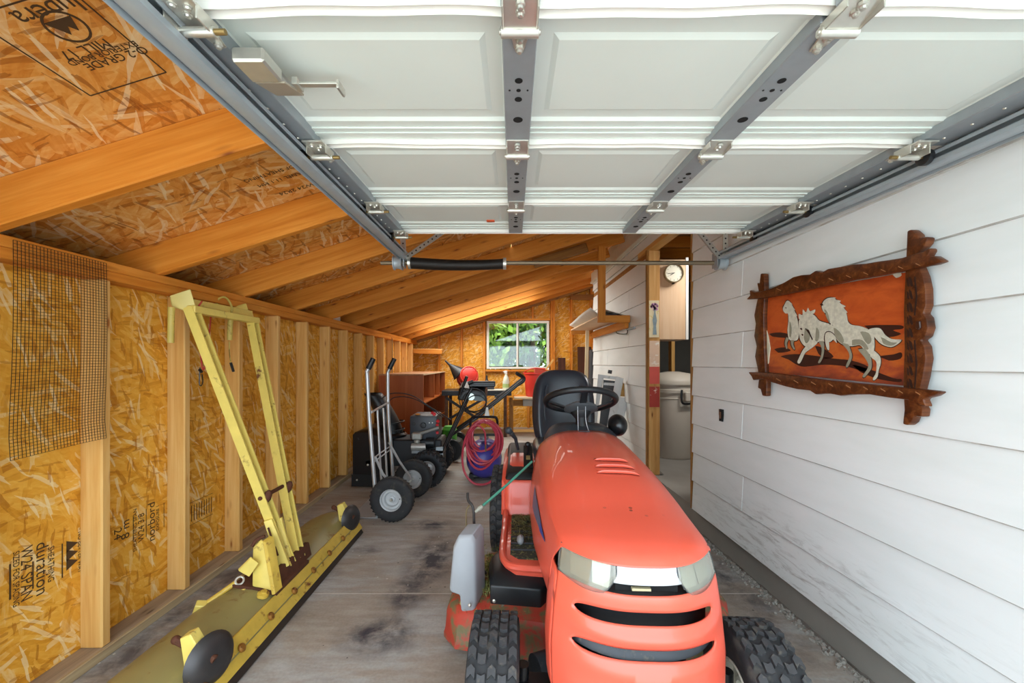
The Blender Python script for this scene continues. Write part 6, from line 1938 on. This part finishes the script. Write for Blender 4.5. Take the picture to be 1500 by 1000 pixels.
# ground strokes
for pts in ([(155, 530), (210, 522), (270, 535), (330, 540), (300, 552), (220, 548), (170, 542)], [(620, 490), (700, 486), (800, 488), (806, 505), (760, 512), (800, 530), (740, 545), (690, 520), (640, 505)],
            [(210, 640), (280, 628), (370, 635), (470, 650), (560, 660), (640, 690), (620, 715), (540, 690), (430, 680), (330, 690), (290, 680), (250, 655)], [(180, 605), (230, 595), (260, 612), (200, 622)],
            [(690, 640), (760, 630), (800, 620), (798, 650), (740, 660)], [(560, 680), (640, 700), (760, 745), (800, 750), (790, 765), (690, 750), (600, 715)], [(380, 590), (420, 600), (470, 640), (430, 650), (395, 625)]):
    paint(pts, 0, INK, 'ground_stroke')
horses = {
 'left': [(238, 372), (250, 368), (263, 382), (275, 405), (288, 440), (297, 480), (300, 530), (292, 560), (262, 562), (250, 548), (245, 510), (250, 470), (248, 432), (236, 430), (225, 418), (224, 400)],
 'left_leg1': [(240, 545), (232, 575), (238, 600), (244, 600), (242, 575), (252, 552)], 'left_leg2': [(262, 560), (264, 585), (275, 605), (281, 602), (273, 582), (276, 560)],
 'mid': [(300, 470), (318, 438), (345, 425), (378, 440), (400, 465), (440, 478), (470, 492), (480, 530), (455, 568), (415, 566), (392, 570), (372, 575), (340, 592), (322, 582), (308, 560), (300, 520)],
 'mid_leg1': [(372, 560), (340, 585), (318, 612), (300, 650), (293, 668), (304, 674), (318, 650), (332, 622), (362, 600), (392, 572)], 'mid_leg2': [(398, 565), (412, 600), (408, 640), (394, 668), (404, 670), (418, 642), (424, 600), (420, 565)],
 'big_tail': [(640, 512), (672, 500), (700, 505), (722, 535), (755, 555), (800, 558), (785, 578), (750, 594), (705, 580), (672, 548)],
 'big': [(412, 398), (420, 372), (440, 356), (466, 354), (495, 372), (520, 402), (534, 436), (540, 470), (560, 486), (600, 492), (640, 508), (664, 535), (670, 580), (664, 618), (640, 628), (618, 606), (598, 584), (560, 590), (520, 584), (490, 562), (476, 530), (468, 488), (456, 486), (446, 462), (432, 432), (418, 418)],
 'big_hind1': [(620, 600), (650, 640), (656, 690), (640, 720), (620, 742), (612, 734), (632, 706), (640, 680), (622, 645), (590, 605)],
 'big_hind2': [(640, 600), (668, 612), (696, 640), (700, 672), (690, 706), (684, 740), (668, 756), (662, 748), (676, 722), (680, 690), (676, 662), (650, 640)],
 'big_fore1': [(480, 545), (456, 522), (432, 526), (428, 560), (438, 602), (448, 606), (448, 566), (462, 552), (486, 574)],
 'big_fore2': [(505, 570), (535, 605), (548, 640), (530, 685), (540, 690), (560, 642), (550, 600), (540, 580)]}
shade = {'big_fore2', 'big_hind1', 'mid_leg2', 'left_leg1', 'left_leg2'}
lay = 1
for nm, pts in horses.items():
    paint(grow(pts, 4.5), lay, INK, 'horse_outline')
    paint(pts, lay + 1, HSH if nm in shade else HORSE, 'horse_shape')
    lay += .15
for pts in ([(470, 500), (500, 520), (520, 560), (510, 575), (488, 556), (474, 530)], [(560, 560), (610, 560), (640, 600), (625, 605), (600, 582), (560, 586)], [(600, 520), (640, 525), (655, 560), (640, 580), (620, 560)], [(425, 410), (440, 425), (452, 470), (446, 470), (432, 440)], [(330, 500), (355, 520), (350, 560), (335, 575), (325, 545)], [(255, 470), (265, 500), (262, 540), (254, 540)], [(700, 545), (750, 570), (780, 572), (750, 588), (712, 576)], [(385, 500), (400, 520), (395, 560), (380, 560)]):
    paint(pts, 4.4, HSH, 'horse_shading')
for pts in ([(448, 356), (480, 352), (475, 362), (505, 368), (498, 378), (528, 395), (518, 402), (538, 425), (524, 428), (534, 456), (516, 432), (505, 402), (480, 378)], [(305, 460), (300, 432), (318, 438), (320, 410), (335, 425), (345, 402), (355, 420), (380, 410), (372, 432), (340, 430)], [(250, 372), (268, 384), (265, 390), (282, 412), (276, 414), (292, 440), (284, 440), (270, 410)]):
    paint(pts, 4.8, HORSE, 'horse_mane')
for pts in ([(412, 392), (404, 384), (414, 382), (420, 390)], [(424, 428), (432, 430), (430, 436)], [(448, 476), (456, 478), (452, 486)], [(234, 400), (240, 402), (236, 406)], [(312, 530), (322, 532), (318, 540)], [(305, 505), (314, 500), (316, 512)]):
    paint(pts, 5.0, INK, 'horse_eye')
for k in range(7):
    x0 = 300 + 9 * k
    paint([(330 + k * 5, 505 + 6 * k), (350 + k * 3, 512 + 7 * k), (346 + k * 3, 518 + 7 * k)], 5.0, INK, 'horse_stroke')
paint([(752, 236), (790, 230), (802, 244), (775, 256)], 1, HORSE, 'paint_chip')
# torn pale strip at the left
flat([(122, 385), (132, 470), (150, 540), (160, 600), (152, 670), (133, 712), (124, 712)], .0075, .003, 'torn_edge', plain('pale_backing', 'dcd6bb', .6))
# carved frame boards
def board(pts, off, t, name):
    f = flat(pts, off, t, name, CARVE, bevel=.006, seg=2, ang=30)
    return f
tb = board([(42, 362), (60, 342), (58, 316), (82, 326), (110, 322), (150, 312), (190, 296), (230, 276), (270, 252), (310, 242), (350, 240), (380, 220), (410, 228), (440, 212), (500, 202), (560, 190), (620, 186), (680, 176), (740, 168), (800, 158), (860, 140), (905, 128), (935, 108), (942, 124), (925, 152), (960, 150), (1002, 176), (960, 192), (900, 202), (830, 218), (700, 242), (560, 266), (420, 296), (280, 326), (150, 352), (100, 358)], .018, .026, 'top_board')
bb_ = board([(50, 716), (80, 716), (150, 718), (260, 732), (400, 752), (560, 768), (700, 782), (800, 792), (880, 798), (960, 806), (992, 812), (960, 832), (918, 842), (905, 850), (920, 886), (880, 874), (830, 852), (740, 842), (640, 826), (560, 826), (500, 832), (450, 822), (405, 822), (380, 826), (350, 806), (290, 800), (230, 786), (170, 768), (120, 750), (75, 756), (68, 738)], .018, .026, 'bottom_board')
lb = board([(112, 234), (130, 236), (132, 330), (126, 450), (130, 600), (136, 720), (142, 770), (140, 834), (120, 832), (112, 800), (98, 794), (104, 740), (95, 690), (84, 640), (92, 590), (80, 540), (88, 480), (80, 440), (92, 380), (104, 330), (94, 280), (106, 284)], .0, .026, 'left_board')
rbd = board([(826, 24), (850, 20), (876, 44), (882, 66), (904, 56), (928, 58), (918, 90), (900, 112), (880, 130), (884, 200), (905, 250), (918, 310), (920, 390), (905, 430), (922, 450), (930, 500), (915, 545), (892, 560), (912, 590), (920, 650), (905, 740), (890, 800), (880, 850), (905, 900), (900, 936), (862, 930), (850, 960), (830, 976), (804, 972), (812, 900), (806, 780), (812, 600), (808, 420), (816, 240), (822, 120)], .0, .028, 'right_board')
GRV = plain('carved_groove', '2a130a', .6)
for k in range(9):
    x = 190 + 85 * k; yt_ = 300 - 14.5 * k + (6 if k < 2 else 0)
    flat([(x, yt_), (x + 22, yt_ + 10), (x + 24, yt_ + 14), (x + 2, yt_ + 5)], .0442, .0006, 'carved_notch', plain('notch_pale', 'a9764e', .5), tb)
    yb_ = 745 + 8.2 * k
    flat([(x, yb_), (x + 22, yb_ + 14), (x + 22, yb_ + 18), (x, yb_ + 5)], .0442, .0006, 'carved_notch', plain('notch_pale', 'a9764e', .5), bb_)
for k in range(9):
    y = 250 + 62 * k
    flat([(838, y), (850, y + 10), (858, y + 46), (850, y + 50), (840, y + 30)], .0285, .0006, 'carved_leaf', GRV, rbd)
    flat([(828, y + 8), (836, y + 18), (838, y + 50), (830, y + 44)], .0285, .0006, 'carved_leaf', GRV, rbd)
flat([(868, 470), (890, 466), (893, 500), (880, 512), (866, 500)], .0285, .006, 'carved_rosette', plain('rosette_dark', '3a1c10', .4), rbd, bevel=.002)
for (a_, b_) in ((250, 440), (560, 800)):
    flat([(862, a_), (868, a_), (878, (a_ + b_) / 2), (868, b_), (862, b_), (870, (a_ + b_) / 2)], .0285, .001, 'carved_line', GRV, rbd)
